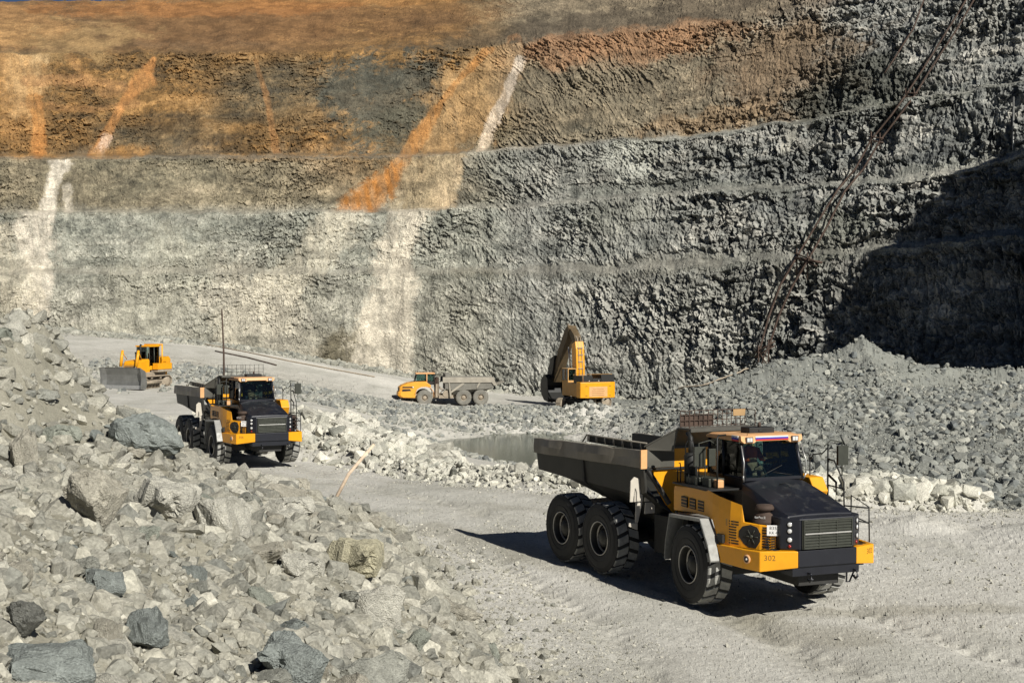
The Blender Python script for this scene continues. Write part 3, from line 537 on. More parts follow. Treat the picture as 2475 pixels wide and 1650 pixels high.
class MB:
    """collects boxes, prisms, tubes and lathes; out() links them as one mesh object"""
    def __init__(s, T=None): s.v = []; s.f = []; s.T = T; s.mi = []; s.cur = 0; s.sm = []
    def add(s, V, F, smooth=False):
        o = len(s.v); s.v += [tuple(s.T @ Vector(p)) if s.T else tuple(p) for p in V]
        for f in F: s.f.append([i + o for i in f]); s.mi.append(s.cur); s.sm.append(smooth)
        return s
    def box(s, x0, x1, y0, y1, z0, z1):
        V = [(x, y, z) for z in (z0, z1) for y in (y0, y1) for x in (x0, x1)]
        return s.add(V, [(0, 2, 3, 1), (4, 5, 7, 6), (0, 1, 5, 4), (2, 6, 7, 3), (0, 4, 6, 2), (1, 3, 7, 5)])
    def prism(s, P, ax, a, b):
        """extrude a 2D outline along axis ax from a to b"""
        def mk(p, k):
            if ax == 'x': return (k, p[0], p[1])
            if ax == 'y': return (p[0], k, p[1])
            return (p[0], p[1], k)
        n = len(P); V = [mk(p, a) for p in P] + [mk(p, b) for p in P]
        return s.add(V, [list(range(n))[::-1], list(range(n, 2 * n))] + [(i, (i + 1) % n, n + (i + 1) % n, n + i) for i in range(n)])
    def loft(s, rings, closed=True, caps=True, smooth=False):
        n = len(rings[0]); V = [p for r in rings for p in r]; F = []
        for k in range(len(rings) - 1):
            for i in range(n if closed else n - 1):
                j = (i + 1) % n; F.append((k * n + i, k * n + j, (k + 1) * n + j, (k + 1) * n + i))
        if caps: F += [list(range(n))[::-1], [(len(rings) - 1) * n + i for i in range(n)]]
        return s.add(V, F, smooth)
    def tube(s, P, r, n=6, caps=True):
        P = [Vector(p) for p in P]; rings = []; up = None
        for i, p in enumerate(P):
            d = (P[min(i + 1, len(P) - 1)] - P[max(i - 1, 0)]).normalized()
            if up is None: up = Vector((0, 0, 1)) if abs(d.z) < .9 else Vector((1, 0, 0))
            a = d.cross(up).normalized(); b = d.cross(a).normalized(); rr = r[i] if isinstance(r, (list, tuple)) else r
            rings.append([tuple(p + a * rr * math.cos(t) + b * rr * math.sin(t)) for t in [2 * math.pi * k / n for k in range(n)]])
        return s.loft(rings, True, caps, True)
    def lathe(s, prof, c, ax='y', n=28, closed=False):
        """prof: (radius, offset along the axis)"""
        rings = []
        for r, h in prof:
            q = []
            for k in range(n):
                t = 2 * math.pi * k / n; a, b = r * math.cos(t), r * math.sin(t)
                q.append((c[0] + a, c[1] + h, c[2] + b) if ax == 'y' else ((c[0] + a, c[1] + b, c[2] + h) if ax == 'z' else (c[0] + h, c[1] + a, c[2] + b)))
            rings.append(q)
        return s.loft(rings, True, not closed, True)
    def plate(s, P, t):
        """flat polygon given a thickness t along its normal"""
        P = [Vector(p) for p in P]; nrm = (P[1] - P[0]).cross(P[2] - P[1]).normalized() * t; n = len(P)
        return s.add([tuple(p) for p in P] + [tuple(p + nrm) for p in P], [list(range(n))[::-1], list(range(n, 2 * n))] + [(i, (i + 1) % n, n + (i + 1) % n, n + i) for i in range(n)])
    def out(s, name, m, parent=None, bevel=.012, label=None):
        me = bpy.data.meshes.new(name); me.from_pydata(s.v, [], s.f); 
        for q in (m if isinstance(m, (list, tuple)) else [m]): me.materials.append(q)
        me.polygons.foreach_set('material_index', s.mi)
        bm = bmesh.new(); bm.from_mesh(me); bmesh.ops.recalc_face_normals(bm, faces=bm.faces); bm.to_mesh(me); bm.free()
        me.polygons.foreach_set('use_smooth', s.sm)
        o = bpy.data.objects.new(name, me); COL.objects.link(o)
        if parent: o.parent = parent
        if label: o['label'] = label
        if bevel:
            b = o.modifiers.new('edge', 'BEVEL'); b.width = bevel; b.segments = 2; b.limit_method = 'ANGLE'; b.angle_limit = math.radians(40); b.harden_normals = False
        return o
def thing(name, loc, rz, label, cat, group=None):
    o = bpy.data.objects.new(name, None); COL.objects.link(o); o.location = loc; o.rotation_euler = (0, 0, rz); tag(o, label, cat, group); o.empty_display_size = .3; return o
def text(name, body, size, m, parent, loc, rot, ext=.003):
    c = bpy.data.curves.new(name, 'FONT'); c.body = body; c.size = size; c.extrude = ext; c.align_x = 'CENTER'; c.align_y = 'CENTER'; c.resolution_u = 2
    t = bpy.data.objects.new(name, c); COL.objects.link(t); bpy.context.view_layer.update()
    me = bpy.data.meshes.new_from_object(t.evaluated_get(bpy.context.evaluated_depsgraph_get())); bpy.data.objects.remove(t)
    me.materials.clear(); me.materials.append(m); o = bpy.data.objects.new(name, me); COL.objects.link(o); o.parent = parent
    X, Z = Vector(rot[0]).normalized(), Vector(rot[1]).normalized(); Nn = X.cross(Z)      # reading direction, up
    o.matrix_local = Matrix((( X.x, Z.x, Nn.x, loc[0]), (X.y, Z.y, Nn.y, loc[1]), (X.z, Z.z, Nn.z, loc[2]), (0, 0, 0, 1))); return o

def wheel(parent, T, c, side, r=.93, w=.72, mats=('rubber', 'tread', 'rim', 'rimedge'), lugs=19, rimr=.43):
    """c: outer face centre; side -1 = right. hub with tyre and rim below it"""
    x, y, z = c; s = -side
    hub = MB(T); hub.lathe([(.20, s * .30), (.24, s * .28), (.24, s * .14), (.16, s * .10), (.10, s * .06), (.02, s * .06)], c, 'y', 16)
    for k in range(10):
        t = 2 * math.pi * k / 10; hub.lathe([(.018, s * .27), (.018, s * .115)], (x + .2 * math.cos(t), y, z + .2 * math.sin(t)), 'y', 6)
    h = hub.out('wheel', M[mats[2]], parent, 0)
    ty = MB(T); prof = [(rimr, s * .10), (rimr + .01, s * .03), (rimr + .06, s * .012), (r * .72, -s * .01), (r * .86, s * .0), (r * .945, s * .035), (r * .965, s * .10), (r * .968, s * w * .5), (r * .965, s * (w - .1)), (r * .945, s * (w - .035)), (r * .86, s * w), (r * .7, s * w), (rimr, s * (w - .06))]
    ty.lathe(prof[:6], c, 'y', 44, True); ty.lathe(prof[5:11], c, 'y', 44, True); ty.lathe(prof[10:] + [prof[0]], c, 'y', 44, True)
    for rr in (.60, .78): ty.lathe([(rr - .012, s * .0), (rr, -s * .016), (rr + .012, s * .0)], c, 'y', 44, True)
    ty.cur = 1
    for k in range(lugs):
        for half in (0, 1):
            a0 = 2 * math.pi * (k + .5 * half) / lugs; da = math.pi / lugs * 1.5; sk = .16 * (1 if half else -1)
            ya, yb = ((.018, w * .47), (w - .018, w * .53))[half]
            rings = []
            for yy, f, rad in ((ya, 0, r * .90), (ya + (.05 if not half else -.05), .12, r * .985), (yb, 1, r)):
                a = a0 - da * .5 + .12 * f; b = a0 + da * .5 + .12 * f
                rings.append([(x + q * math.cos(t), y + s * yy, z + q * math.sin(t)) for q, t in ((r * .93 if rad > r * .95 else r * .84, a), (rad, a + .018), (rad, b - .018), (r * .93 if rad > r * .95 else r * .84, b))])
            ty.loft(rings)
    tyo = ty.out('tyre', [M[mats[0]], M[mats[1]]], h, 0)
    ri = MB(T); ri.lathe([(rimr + .005, s * .09), (rimr + .002, s * .02), (rimr - .02, s * .015), (rimr - .035, s * .05), (rimr - .05, s * .20), (rimr - .07, s * .30), (.2, s * .32)], c, 'y', 40, True)
    ri.cur = 1; ri.lathe([(rimr + .012, s * .022), (rimr + .008, s * .004), (rimr - .012, s * .006), (rimr - .016, s * .03)], c, 'y', 40, True)
    ri.lathe([(rimr - .055, s * .20), (rimr - .058, s * .17), (rimr - .085, s * .18), (rimr - .09, s * .21)], c, 'y', 40, True)
    ri.out('rim', [M[mats[2]], M[mats[3]]], h, 0); return h

def dump_truck(loc, yaw, art, label, group, near):
    t = thing('dump_truck', loc, yaw - math.pi / 2, label, 'dump truck', group)
    piv = Vector((-1.1, 0, 0)); RT = Matrix.Translation(piv) @ Matrix.Rotation(art, 4, 'Z') @ Matrix.Translation(-piv)
    # chassis
    b = MB(); b.box(-1.0, 2.45, -.52, .52, .78, 1.5); b.box(-.5, .5, -1.3, 1.3, .72, 1.12); b.box(1.6, 2.5, -1.15, 1.15, 1.15, 1.6); b.box(-1.15, .9, -1.4, 1.5, 1.5, 2.0)
    b.box(-1.0, -.2, -1.0, 1.0, 1.95, 2.5); b.out('front_frame', M['underbody'], t)
    b = MB(RT); b.box(-7.4, -1.2, -.48, .48, .85, 1.5); b.box(-2.9, -1.5, -1.15, 1.15, .75, 1.7)
    for xx in (-4.35, -6.32): b.tube([(xx, -1.4, .93), (xx, 1.4, .93)], .2, 10)
    for sy in (-1, 1): b.box(-6.1, -4.5, sy * .72 - .1, sy * .72 + .1, .9, 1.25); b.tube([(-3.0, sy * .62, 1.15), (-4.8, sy * .62, 2.0)], .11, 10)
    b.out('rear_frame', M['underbody'], t)
    for sy in (-1, 1):
        wheel(t, None, (0, sy * 1.91, .93), sy)
        wheel(t, RT, (-4.35, sy * 1.91, .93), sy); wheel(t, RT, (-6.32, sy * 1.91, .93), sy)
    # nose and bonnet
    b = MB(); rings = []
    for x, yt, zt, yb, crown in ((.60, .80, 2.84, .84, .05), (1.1, .82, 2.73, .90, .05), (1.7, .84, 2.57, .97, .05), (2.3, .84, 2.40, 1.02, .035), (2.52, .80, 2.335, 1.02, .02)):
        rings.append([(x, -yb, 1.9), (x, -yb, zt - .17), (x, -yt, zt), (x, -yt * .5, zt + crown), (x, 0, zt + crown * 1.2), (x, yt * .5, zt + crown), (x, yt, zt), (x, yb, zt - .17), (x, yb, 1.9)])
    b.loft(rings); bon = b.out('bonnet', M['black'], t, .03)
    b = MB(); b.tube([(1.05, -.12, 2.82), (1.12, -.02, 2.86), (1.22, .10, 2.8)], .012); b.out('bonnet_handle', M['dark'], bon, 0)
    b = MB(); b.prism([(2.50, -1.02), (2.76, -.69), (2.76, .69), (2.50, 1.02), (2.1, 1.02), (2.1, -1.02)], 'z', 1.615, 2.30); b.out('nose', M['black'], t, .03)
    b = MB(); b.box(2.763, 2.80, -.64, .64, 1.64, 2.27); b.cur = 1
    for k in range(9): z = 1.70 + k * .062; b.box(2.80, 2.822, -.59, .59, z, z + .036)
    b.cur = 0
    for yy in (-.22, .22): b.box(2.80, 2.828, yy - .012, yy + .012, 1.67, 2.25)
    for zz in (1.645, 2.24): b.box(2.80, 2.83, -.62, .62, zz, zz + .028)
    for yy in (-.62, .595): b.box(2.80, 2.83, yy, yy + .028, 1.66, 2.25)
    b.cur = 2; b.box(2.82, 2.834, -.59, .59, 1.955, 1.985)
    b.out('grille', [M['grille'], M['grille'], M['bright']], t, .004)
    nx, ny = .78, .62
    for sy in (-1, 1):
        for k, (z, r, mm) in enumerate(((2.17, .052, 'lens'), (2.03, .052, 'lens'), (1.84, .055, 'lens'))):
            b = MB(); c = Vector((2.63, sy * .855, z)); d = Vector((nx, sy * ny, 0)).normalized()
            b.tube([c - d * .05, c + d * .006, c + d * .02], [r * 1.25, r * 1.25, r * 1.15], 14); b.cur = 1; b.tube([c + d * .015, c + d * .03], [r, r * .8], 14)
            b.out('headlight', [M['dark'], M[mm]], t, 0)
        b = MB(); c = Vector((2.63, sy * .855, 1.70)); d = Vector((nx, sy * ny, 0)).normalized(); b.tube([c - d * .04, c + d * .02], .04, 4); b.out('marker_lamp', M['redlens'], t, 0)
    # bumper
    b = MB(); b.prism([(2.80, -.74), (2.80, .74), (2.2, .74), (2.2, -.74)], 'z', 1.27, 1.612); b.prism([(2.74, -.85), (2.74, .85), (2.3, .85), (2.3, -.85)], 'z', 1.06, 1.265)
    for yy in (-.45, .72): b.tube([(2.74, yy, 1.12), (2.84, yy, 1.1), (2.88, yy, 1.0), (2.80, yy, .93), (2.72, yy, .98)], .028, 8)
    if near: b.tube([(2.7, .56, 1.06), (2.66, .58, .84), (2.66, .66, .84), (2.7, .74, 1.06)], .022, 6)
    b.out('bumper', M['black'], t, .02)
    for sy in (-1, 1):
        ring = [(2.80, sy * .745), (2.42, sy * 1.47), (1.9, sy * 1.60), (.95, sy * 1.74), (.95, sy * 1.66), (1.9, sy * 1.5), (2.3, sy * 1.36), (2.55, sy * .745)]
        zb = [1.25, 1.145, 1.15, 1.17, 1.17, 1.15, 1.145, 1.25]; zt = [1.61, 1.585, 1.57, 1.56, 1.56, 1.57, 1.585, 1.61]
        b = MB(); b.loft([[(p[0], p[1], z) for p, z in zip(ring, zb)], [(p[0], p[1], z) for p, z in zip(ring, zt)]])
        be = b.out('bumper_end', M['yellow'], t, .018)
        b = MB(); b.prism([(2.5, sy * .8), (2.3, sy * 1.36), (1.0, sy * 1.5), (1.0, sy * 1.0), (2.3, sy * .76)], 'z', 1.52, 1.55); b.out('tread_plate', M['dark'], t, .004)
        c = Vector((2.06, sy * 1.572, 1.375)); d = Vector((.25, sy * .97, 0)).normalized(); b = MB()
        b.tube([c - d * .03, c + d * .012], [.10, .10], 18); b.cur = 1; b.tube([c + d * .006, c + d * .016], [.075, .07], 18); b.cur = 2; b.tube([c + d * .01, c + d * .03], [.03, .02], 10); b.out('fog_lamp', [M['peach'], M['rust'], M['lens']], be, 0)
        dd = Vector((2.80 - 2.42, sy * (.745 - 1.47), 0)).normalized() * (1 if sy < 0 else -1); nn = Vector((.725, sy * .38, 0)).normalized() * .003
        if near: text('fleet_number', '302', .17, M['ink'], be, Vector((2.52, sy * 1.28, 1.45)) + nn, (dd, (0, 0, 1)), .001)
        elif sy < 0: text('fleet_number', '306', .15, M['ink'], be, Vector((2.52, sy * 1.28, 1.45)) + nn, (dd, (0, 0, 1)), .001)
    # engine cover on the right
    b = MB(); secs = ((-1.2, -1.62, 2.02, 2.50, 2.60), (-.2, -1.66, 2.10, 2.50, 2.66), (.55, -1.68, 2.10, 2.50, 2.70), (.75, -1.68, 2.06, 2.44, 2.665), (1.0, -1.66, 1.56, 2.37, 2.62), (1.4, -1.60, 1.56, 2.25, 2.56), (1.68, -1.49, 1.56, 2.19, 2.50), (1.74, -1.46, 1.56, 2.12, 2.14), (2.10, -1.28, 1.56, 2.10, 2.12), (2.30, -1.10, 1.56, 2.08, 2.10), (2.36, -.98, 1.56, 2.06, 2.08))
    b.loft([[(x, yo, zb), (x, yo, zo), (x, min(-.80, yo + .02), zi), (x, min(-.80, yo + .02), zb)] for x, yo, zb, zo, zi in secs]); ec = b.out('engine_cover', M['yellow'], t, .02)
    def side_pt(x, z, off=.004):                      # on the cover's outer skin
        yo = float(np.interp(x, [q[0] for q in secs], [q[1] for q in secs])); return (x, yo - off, z)
    b = MB()
    for xx in (-.58, -.18, .22): b.box(xx - .14, xx + .14, -1.685, -1.60, 2.18, 2.42)
    b.cur = 1
    for xx in (-.58, -.18, .22):
        for q in range(3): b.box(xx - .13, xx + .13, -1.69, -1.67, 2.21 + q * .075, 2.235 + q * .075)
    b.out('side_vent', [M['dark'], M['yellow_dusty']], ec, .003)
    b = MB()
    def slot(x0, x1, z, h=.026):
        n = 3; xs = [x0 + (x1 - x0) * k / n for k in range(n + 1)]
        for xa, xb in zip(xs[:-1], xs[1:]):
            A, B = side_pt(xa, z), side_pt(xb, z); b.add([A, B, (B[0], B[1], z + h), (A[0], A[1], z + h), (A[0], A[1] + .03, z), (B[0], B[1] + .03, z), (B[0], B[1] + .03, z + h), (A[0], A[1] + .03, z + h)], [(0, 1, 2, 3), (0, 3, 7, 4), (1, 5, 6, 2), (3, 2, 6, 7), (0, 4, 5, 1)])
    hz_ = [(1.62, 1.80), (1.66, 1.76), (1.74, 1.66), (1.86, 1.59), (2.02, 1.59), (2.11, 1.74), (2.12, 1.92), (2.05, 2.05), (1.90, 2.09), (1.72, 2.04), (1.63, 1.93)]
    for k in range(9):
        z = 1.62 + k * .06; slot(1.36, 1.36 + (.20 if 1 < k < 7 else .26), z, .03)
    b.out('louvre', M['dark'], ec, 0)
    b = MB()
    for k in range(8): slot(2.15, 2.28, 1.62 + k * .06, .03)
    b.out('louvre', M['dark'], ec, 0)
    b = MB()
    for k in range(9):
        z = 1.60 + k * .055
        for q in range(3):
            if k > 4: continue
            yy = -1.22 + q * .10; xx = 2.245 + (yy + 1.22) * .62
            b.add([(xx, yy, z), (xx + .045, yy + .07, z), (xx + .045, yy + .07, z + .024), (xx, yy, z + .024)], [(0, 1, 2, 3)])
    o = b.out('front_louvre', M['dark'], ec, 0); sld = o.modifiers.new('s', 'SOLIDIFY'); sld.thickness = .02; sld.offset = 0
    b = MB(); P = [side_pt(x, z, .006) for x, z in hz_]; b.add(P + [(p[0], p[1] + .03, p[2]) for p in P], [list(range(len(P)))] + [(i, (i + 1) % len(P), len(P) + (i + 1) % len(P), len(P) + i) for i in range(len(P))])  # dark plate on the skin, its colour giving the shade of a recess
    b.cur = 1; c = Vector(side_pt(1.92, 1.83, .012)); dn = Vector((.45, -.89, 0)).normalized(); b.tube([c, c + dn * .02], [.05, .035], 12)
    for k in range(6):
        a = k * math.pi / 3; e = Vector((dn.y * -1 * math.cos(a), dn.x * math.cos(a), math.sin(a))); b.tube([c + e * .05, c + e * .17], .012, 4)
    b.out('fan_opening', [M['dark'], M['grille']], ec, 0)
    b = MB(); b.box(.98, 1.22, -1.70, -1.60, 1.60, 1.78); b.out('step_pocket', M['dark'], ec, .004)
    b = MB(); P = [side_pt(1.25, 2.0, .003), side_pt(1.5, 2.0, .003), side_pt(1.5, 2.15, .003), side_pt(1.25, 2.15, .003)]; b.plate(P, .002); b.out('patch', M['yellow_dusty'], ec, 0)
    b = MB(); b.lathe([(.27, 0), (.27, .07), (.25, .10), (.22, .20), (.22, .22), (.13, .25), (.13, .30), (.20, .31), (.21, .36), (.17, .42), (.02, .43)], (1.93, -1.05, 2.10), 'z', 24); ai = b.out('air_intake', M['rust'], t, 0)
    tx = Vector((.83, .55, 0)); text('intake_lettering', 'turbo.II', .085, M['white'], ai, Vector((1.93, -1.05, 2.265)) + Vector((.55, -.83, 0)) * .232, (tx, (0, 0, 1)), .002)
    b = MB(); A = Vector((2.285, -1.21, 1.90)); dx = Vector((.165, .27, 0)); b.plate([A, A + dx, A + dx + Vector((0, 0, .23)), A + Vector((0, 0, .23))], .012); lp = b.out('licence_plate', M['white'], t, .002)
    nrm = dx.cross(Vector((0, 0, 1))).normalized(); cc = A + dx * .5 + nrm * .014
    text('plate_lettering', '8352', .105, M['inkdark'], lp, cc + Vector((0, 0, .165)), (dx, (0, 0, 1)), .001); text('plate_lettering', 'KK 42', .085, M['inkdark'], lp, cc + Vector((0, 0, .065)), (dx, (0, 0, 1)), .001)
    # fenders
    for sy in (-1, 1):
        P = [(-1.08, .92), (-1.02, 1.35), (-.82, 2.0), (.66, 2.08), (1.02, 1.55), (1.16, 1.20)]
        rings = [[(x, sy * 1.95, z), (x, sy * 1.30, z), (x * .985, sy * 1.30, z - .035), (x * .985, sy * 1.95, z - .035)] for x, z in P]
        b = MB(); b.loft(rings); 
        for (xa, za), (xb, zb) in zip(P[2:-1], P[3:]): b.plate([(xa, sy * 1.95, za), (xb, sy * 1.95, zb), (xb - .03, sy * 1.95, zb - .07), (xa - .0, sy * 1.95, za - .07)], .01 * sy)
        b.out('fender', M['fender'], t, .008)
    # platforms beside the cab
    b = MB(); b.box(-1.2, .5, -1.66, -.8, 2.66, 2.70); b.box(-1.15, 1.0, .82, 1.68, 2.16, 2.22); b.out('platform', M['dark'], t, .004)
    b = MB(); b.prism([(-.45, 2.2), (.42, 2.2), (.62, 2.55), (.40, 2.86), (-.45, 2.86)], 'y', 1.12, 1.5); b.box(-1.1, 1.0, 1.0, 1.62, 2.0, 2.16); b.out('side_locker', M['yellow'], t, .02)
    # cab
    cabm = MB(); cabm.box(-1.0, .55, -.78, .78, 2.3, 2.92); cab = cabm.out('cab', M['black'], t, .02)
    b = MB()
    for sy in (-1, 1):
        b.tube([(.62, sy * .77, 2.9), (.42, sy * .73, 3.74)], .045, 6); b.tube([(-.28, sy * .79, 2.9), (-.34, sy * .77, 3.76)], .04, 6); b.tube([(-1.0, sy * .78, 2.9), (-1.0, sy * .75, 3.76)], .05, 6); b.tube([(-1.0, sy * .78, 2.93), (.62, sy * .77, 2.93)], .035, 6)
    b.box(.56, .64, -.78, .78, 2.88, 2.945); b.box(-1.04, -.98, -.5, .5, 2.9, 3.0); b.out('cab_frame', M['black'], cab, 0)
    b = MB(); b.plate([(.61, -.75, 2.93), (.61, .75, 2.93), (.41, .71, 3.74), (.41, -.71, 3.74)], .01); b.out('windscreen', M['glass'], cab, 0)
    for sy in (-1, 1):
        b = MB(); b.plate([(-.25, sy * .785, 2.95), (.55, sy * .775, 2.95), (.40, sy * .735, 3.72), (-.30, sy * .75, 3.72)], .008); b.out('side_window', M['glass'], cab, 0)
        b = MB(); b.plate([(-.97, sy * .785, 2.95), (-.30, sy * .785, 2.95), (-.36, sy * .75, 3.72), (-.97, sy * .75, 3.72)], .008); b.out('side_window', M['glass'], cab, 0)
    b = MB(); b.plate([(-1.0, -.72, 2.98), (-1.0, .72, 2.98), (-1.0, .68, 3.72), (-1.0, -.68, 3.72)], .008); b.out('rear_window', M['glass'], cab, 0)
    b = MB(); b.box(-.72, -.25, -.28, .28, 2.9, 3.05); b.box(-.82, -.70, -.26, .26, 3.0, 3.52); b.out('seat', M['cloth'], cab, .03)
    b = MB(); b.tube([(.35, 0, 2.88), (.18, 0, 3.10)], .03, 8); c = Vector((.16, 0, 3.12)); ax = Vector((-.5, 0, .86)); u = Vector((.86, 0, .5)); v = Vector((0, 1, 0))
    b.tube([c + (u * math.cos(k * math.pi / 10) + v * math.sin(k * math.pi / 10)) * .2 for k in range(21)], .014, 6); b.out('steering_wheel', M['dark'], cab, 0)
    b = MB(); rings = []
    for x, hw, z0, z1 in ((-1.12, .80, 3.76, 3.83), (-.9, .83, 3.76, 3.88), (.2, .83, 3.76, 3.92), (.44, .82, 3.76, 3.90)): rings.append([(x, -hw, z0), (x, -hw, z1 - .03), (x, -hw + .08, z1), (x, hw - .08, z1), (x, hw, z1 - .03), (x, hw, z0)])
    b.loft(rings); b.out('cab_roof', M['peach'], cab, .02)
    b = MB(); b.loft([[(.42, y, z0), (.56, y, z0 + .01), (.53, y, z1), (.42, y, z1)] for y, z0, z1 in ((-.82, 3.78, 3.90), (-.74, 3.72, 3.895), (-.48, 3.72, 3.89), (-.42, 3.765, 3.89), (.42, 3.765, 3.89), (.48, 3.72, 3.89), (.74, 3.72, 3.895), (.82, 3.78, 3.90))]); lb = b.out('light_bar', M['peach'], cab, .008)
    for sy in (-1, 1):
        b = MB(); b.box(.555, .575, sy * .61 - .095, sy * .61 + .095, 3.745, 3.875); b.cur = 1; b.box(.574, .59, sy * .61 - .07, sy * .61 - .004, 3.765, 3.858); b.box(.574, .59, sy * .61 + .004, sy * .61 + .07, 3.765, 3.858); b.out('work_lamp', [M['rust'], M['lens']], lb, .004)
    if near:
        b = MB()
        for k, mm in enumerate((2, 1, 0)): b.cur = mm; z = 3.787 + k * .034; x = .563 - k * .008; b.box(x - .03, x, -.44, .44, z, z + .032)
        for k, mm in enumerate((2, 1, 0)): b.cur = mm; z = 3.765 + k * .045; b.box(.15, .43, -.838, -.81, z, z + .044)
        b.out('tricolour_stripe', [M['white'], M['blue'], M['red']], lb, .001)
    b = MB(); b.box(-.35, .05, -.30, .38, 3.90, 4.04); b.box(.05, .07, -.05, .05, 3.93, 4.0); b.out('air_conditioner', M['dark'], cab, .02)
    b = MB(); b.lathe([(.04, 0), (.04, .08), (.02, .12), (.005, .12)], (-.1, .06, 4.04), 'z', 10); b.out('beacon', M['rust'], cab, 0)
    b = MB(); b.tube([(.45, -.60, 3.9), (.43, -.6, 4.5)], .006, 4); b.out('aerial', M['dark'], cab, 0)
    for sy in (-1, 1):
        b = MB(); b.tube([(.68, sy * .84, 3.0), (.70, sy * .83, 3.3), (.52, sy * .80, 3.68)], .015, 6); b.tube([(.63, sy * .80, 2.86), (.68, sy * .84, 3.0)], .02, 6); b.out('grab_bar', M['bright'], cab, 0)
    b = MB(); b.tube([(.63, -.35, 2.97), (.58, .25, 3.2)], .01, 4); b.tube([(.63, .5, 2.97), (.60, .0, 3.05)], .008, 4); b.out('wiper', M['dark'], cab, 0)
    # mirrors
    for y0, x0, kk in ((-1.42, -.35, -1), (1.88, .62, 1)):
        b = MB(); w_, h0, h1 = .14, 3.14, 3.60
        b.tube([(x0, y0, h0 - .25), (x0, y0, h1 + .08), (x0 - .02, y0 - kk * .3, h1 + .14), (x0, y0 - kk * .5, h1)], .018, 6)
        b.box(x0 - .03, x0 + .05, y0 - w_ , y0 + w_, h0, h1); b.cur = 1; b.box(x0 - .037, x0 - .03, y0 - w_ * .85, y0 + w_ * .85, h0 + .02, h1 - .02); b.cur = 0
        if kk < 0: b.box(x0 + .1, x0 + .2, y0 + .16, y0 + .34, h0 + .02, h1 - .04); b.tube([(x0 + .12, y0 + .1, h0 - .3), (x0 + .12, y0 + .1, h1)], .016, 6)
        b.out('mirror', [M['grille'], M['lens']], t, .02)
    b = MB()
    b.tube([(.30, -1.30, 2.66), (.30, -1.30, 3.86), (.2, -1.2, 3.9), (-.1, -.85, 3.88)], .022, 6)
    for xx in (-.2, -.6, -1.0): b.tube([(xx, -1.55, 2.70), (xx, -1.55, 3.08), (xx - .08, -1.52, 3.15), (xx - .2, -1.52, 3.15)], .016, 6)
    b.tube([(-1.15, -1.55, 2.70), (-1.15, -1.55, 2.98), (-.3, -1.55, 2.98)], .016, 6); b.tube([(-.4, -1.5, 3.3), (-.5, -1.5, 3.7), (-.7, -1.5, 3.78), (-.85, -1.5, 3.6), (-.85, -1.5, 2.7)], .015, 6)
    b.out('right_handrail', M['dark'], t, 0)
    b = MB(); b.box(-.9, -.35, -1.5, -1.0, 2.70, 2.88); b.box(-.2, .12, -1.42, -1.0, 2.70, 2.90); b.cur = 1; b.box(.12, .30, -1.30, -1.12, 2.70, 2.88); b.out('deck_box', [M['grille'], M['peach']], t, .02)
    b = MB(); b.lathe([(.16, 0), (.16, .62), (.12, .68), (.07, .70)], (-1.05, -1.25, 2.70), 'z', 14); b.tube([(-1.05, -1.25, 3.35), (-1.05, -1.25, 3.75), (-1.2, -1.25, 3.85)], .06, 8); b.out('exhaust', M['dark'], t, 0)
    b = MB()
    b.tube([(.0, .84, 3.43), (.05, 1.30, 3.40), (.08, 1.36, 3.30)], .018, 6); b.tube([(0, 1.05, 3.42), (0, 1.05, 2.22)], .018, 6); b.tube([(.06, 1.36, 3.36), (.06, 1.36, 2.22)], .018, 6); b.tube([(.06, 1.36, 3.2), (.1, 1.42, 3.36), (.3, 1.55, 3.40), (.42, 1.62, 3.55), (.42, 1.62, 3.64)], .018, 6)
    b.tube([(.42, 1.62, 3.62), (.42, 1.62, 1.60)], .022, 6); b.tube([(.42, 1.62, 3.28), (.62, 1.66, 3.25), (.95, 1.70, 2.78), (.98, 1.70, 1.62)], .020, 6); b.tube([(.42, 1.62, 2.66), (.98, 1.70, 2.62)], .018, 6)
    b.tube([(.45, 1.62, 2.9), (.7, 1.66, 2.75), (.7, 1.66, 2.3)], .03, 6)
    b.out('left_handrail', M['dark'], t, 0)
    b = MB(); b.tube([(1.5, 1.5, 1.58), (1.5, 1.52, 2.55), (2.25, 1.46, 2.38), (2.27, 1.46, 1.6)], .018, 6); b.tube([(1.62, 1.15, 1.58), (1.62, 1.16, 2.30), (1.72, 1.17, 2.36), (2.25, 1.46, 2.36)], .018, 6); b.tube([(1.62, 1.15, 2.08), (2.26, 1.46, 2.02)], .016, 6)
    b.tube([(1.5, 1.52, 2.1), (2.25, 1.46, 2.02)], .014, 6); b.out('front_handrail', M['dark'], t, 0)
    b = MB()
    for k in range(4): b.box(1.02 + k * .0, 1.42, 1.2, 1.62, 1.62 + k * .16, 1.65 + k * .16)
    b.box(1.0, 1.04, 1.2, 1.64, 1.58, 2.2); b.out('ladder', M['rust'], t, .004)
    # dump body
    secs = [(-8.2, 3.21, 2.34, 2.16, .9), (-7.4, 3.225, 2.32, 2.12, .95), (-6.75, 3.24, 2.30, 2.08, 1.0), (-5.2, 3.28, 2.26, 1.78, .95), (-4.0, 3.30, 2.22, 1.56, .9), (-3.1, 3.33, 2.2, 1.50, .85), (-2.66, 3.34, 2.3, 1.72, .75)]
    b = MB(RT); b.loft([[(x, -1.60, zt), (x, -1.60, 2.86), (x, -1.54, zs), (x, -yb, zb), (x, yb, zb), (x, 1.54, zs), (x, 1.60, 2.86), (x, 1.60, zt)] for x, zt, zs, zb, yb in secs], False, False)
    db = b.out('dump_body', M['lowerbody'], t, 0); sld = db.modifiers.new('s', 'SOLIDIFY'); sld.thickness = .07; sld.offset = 0
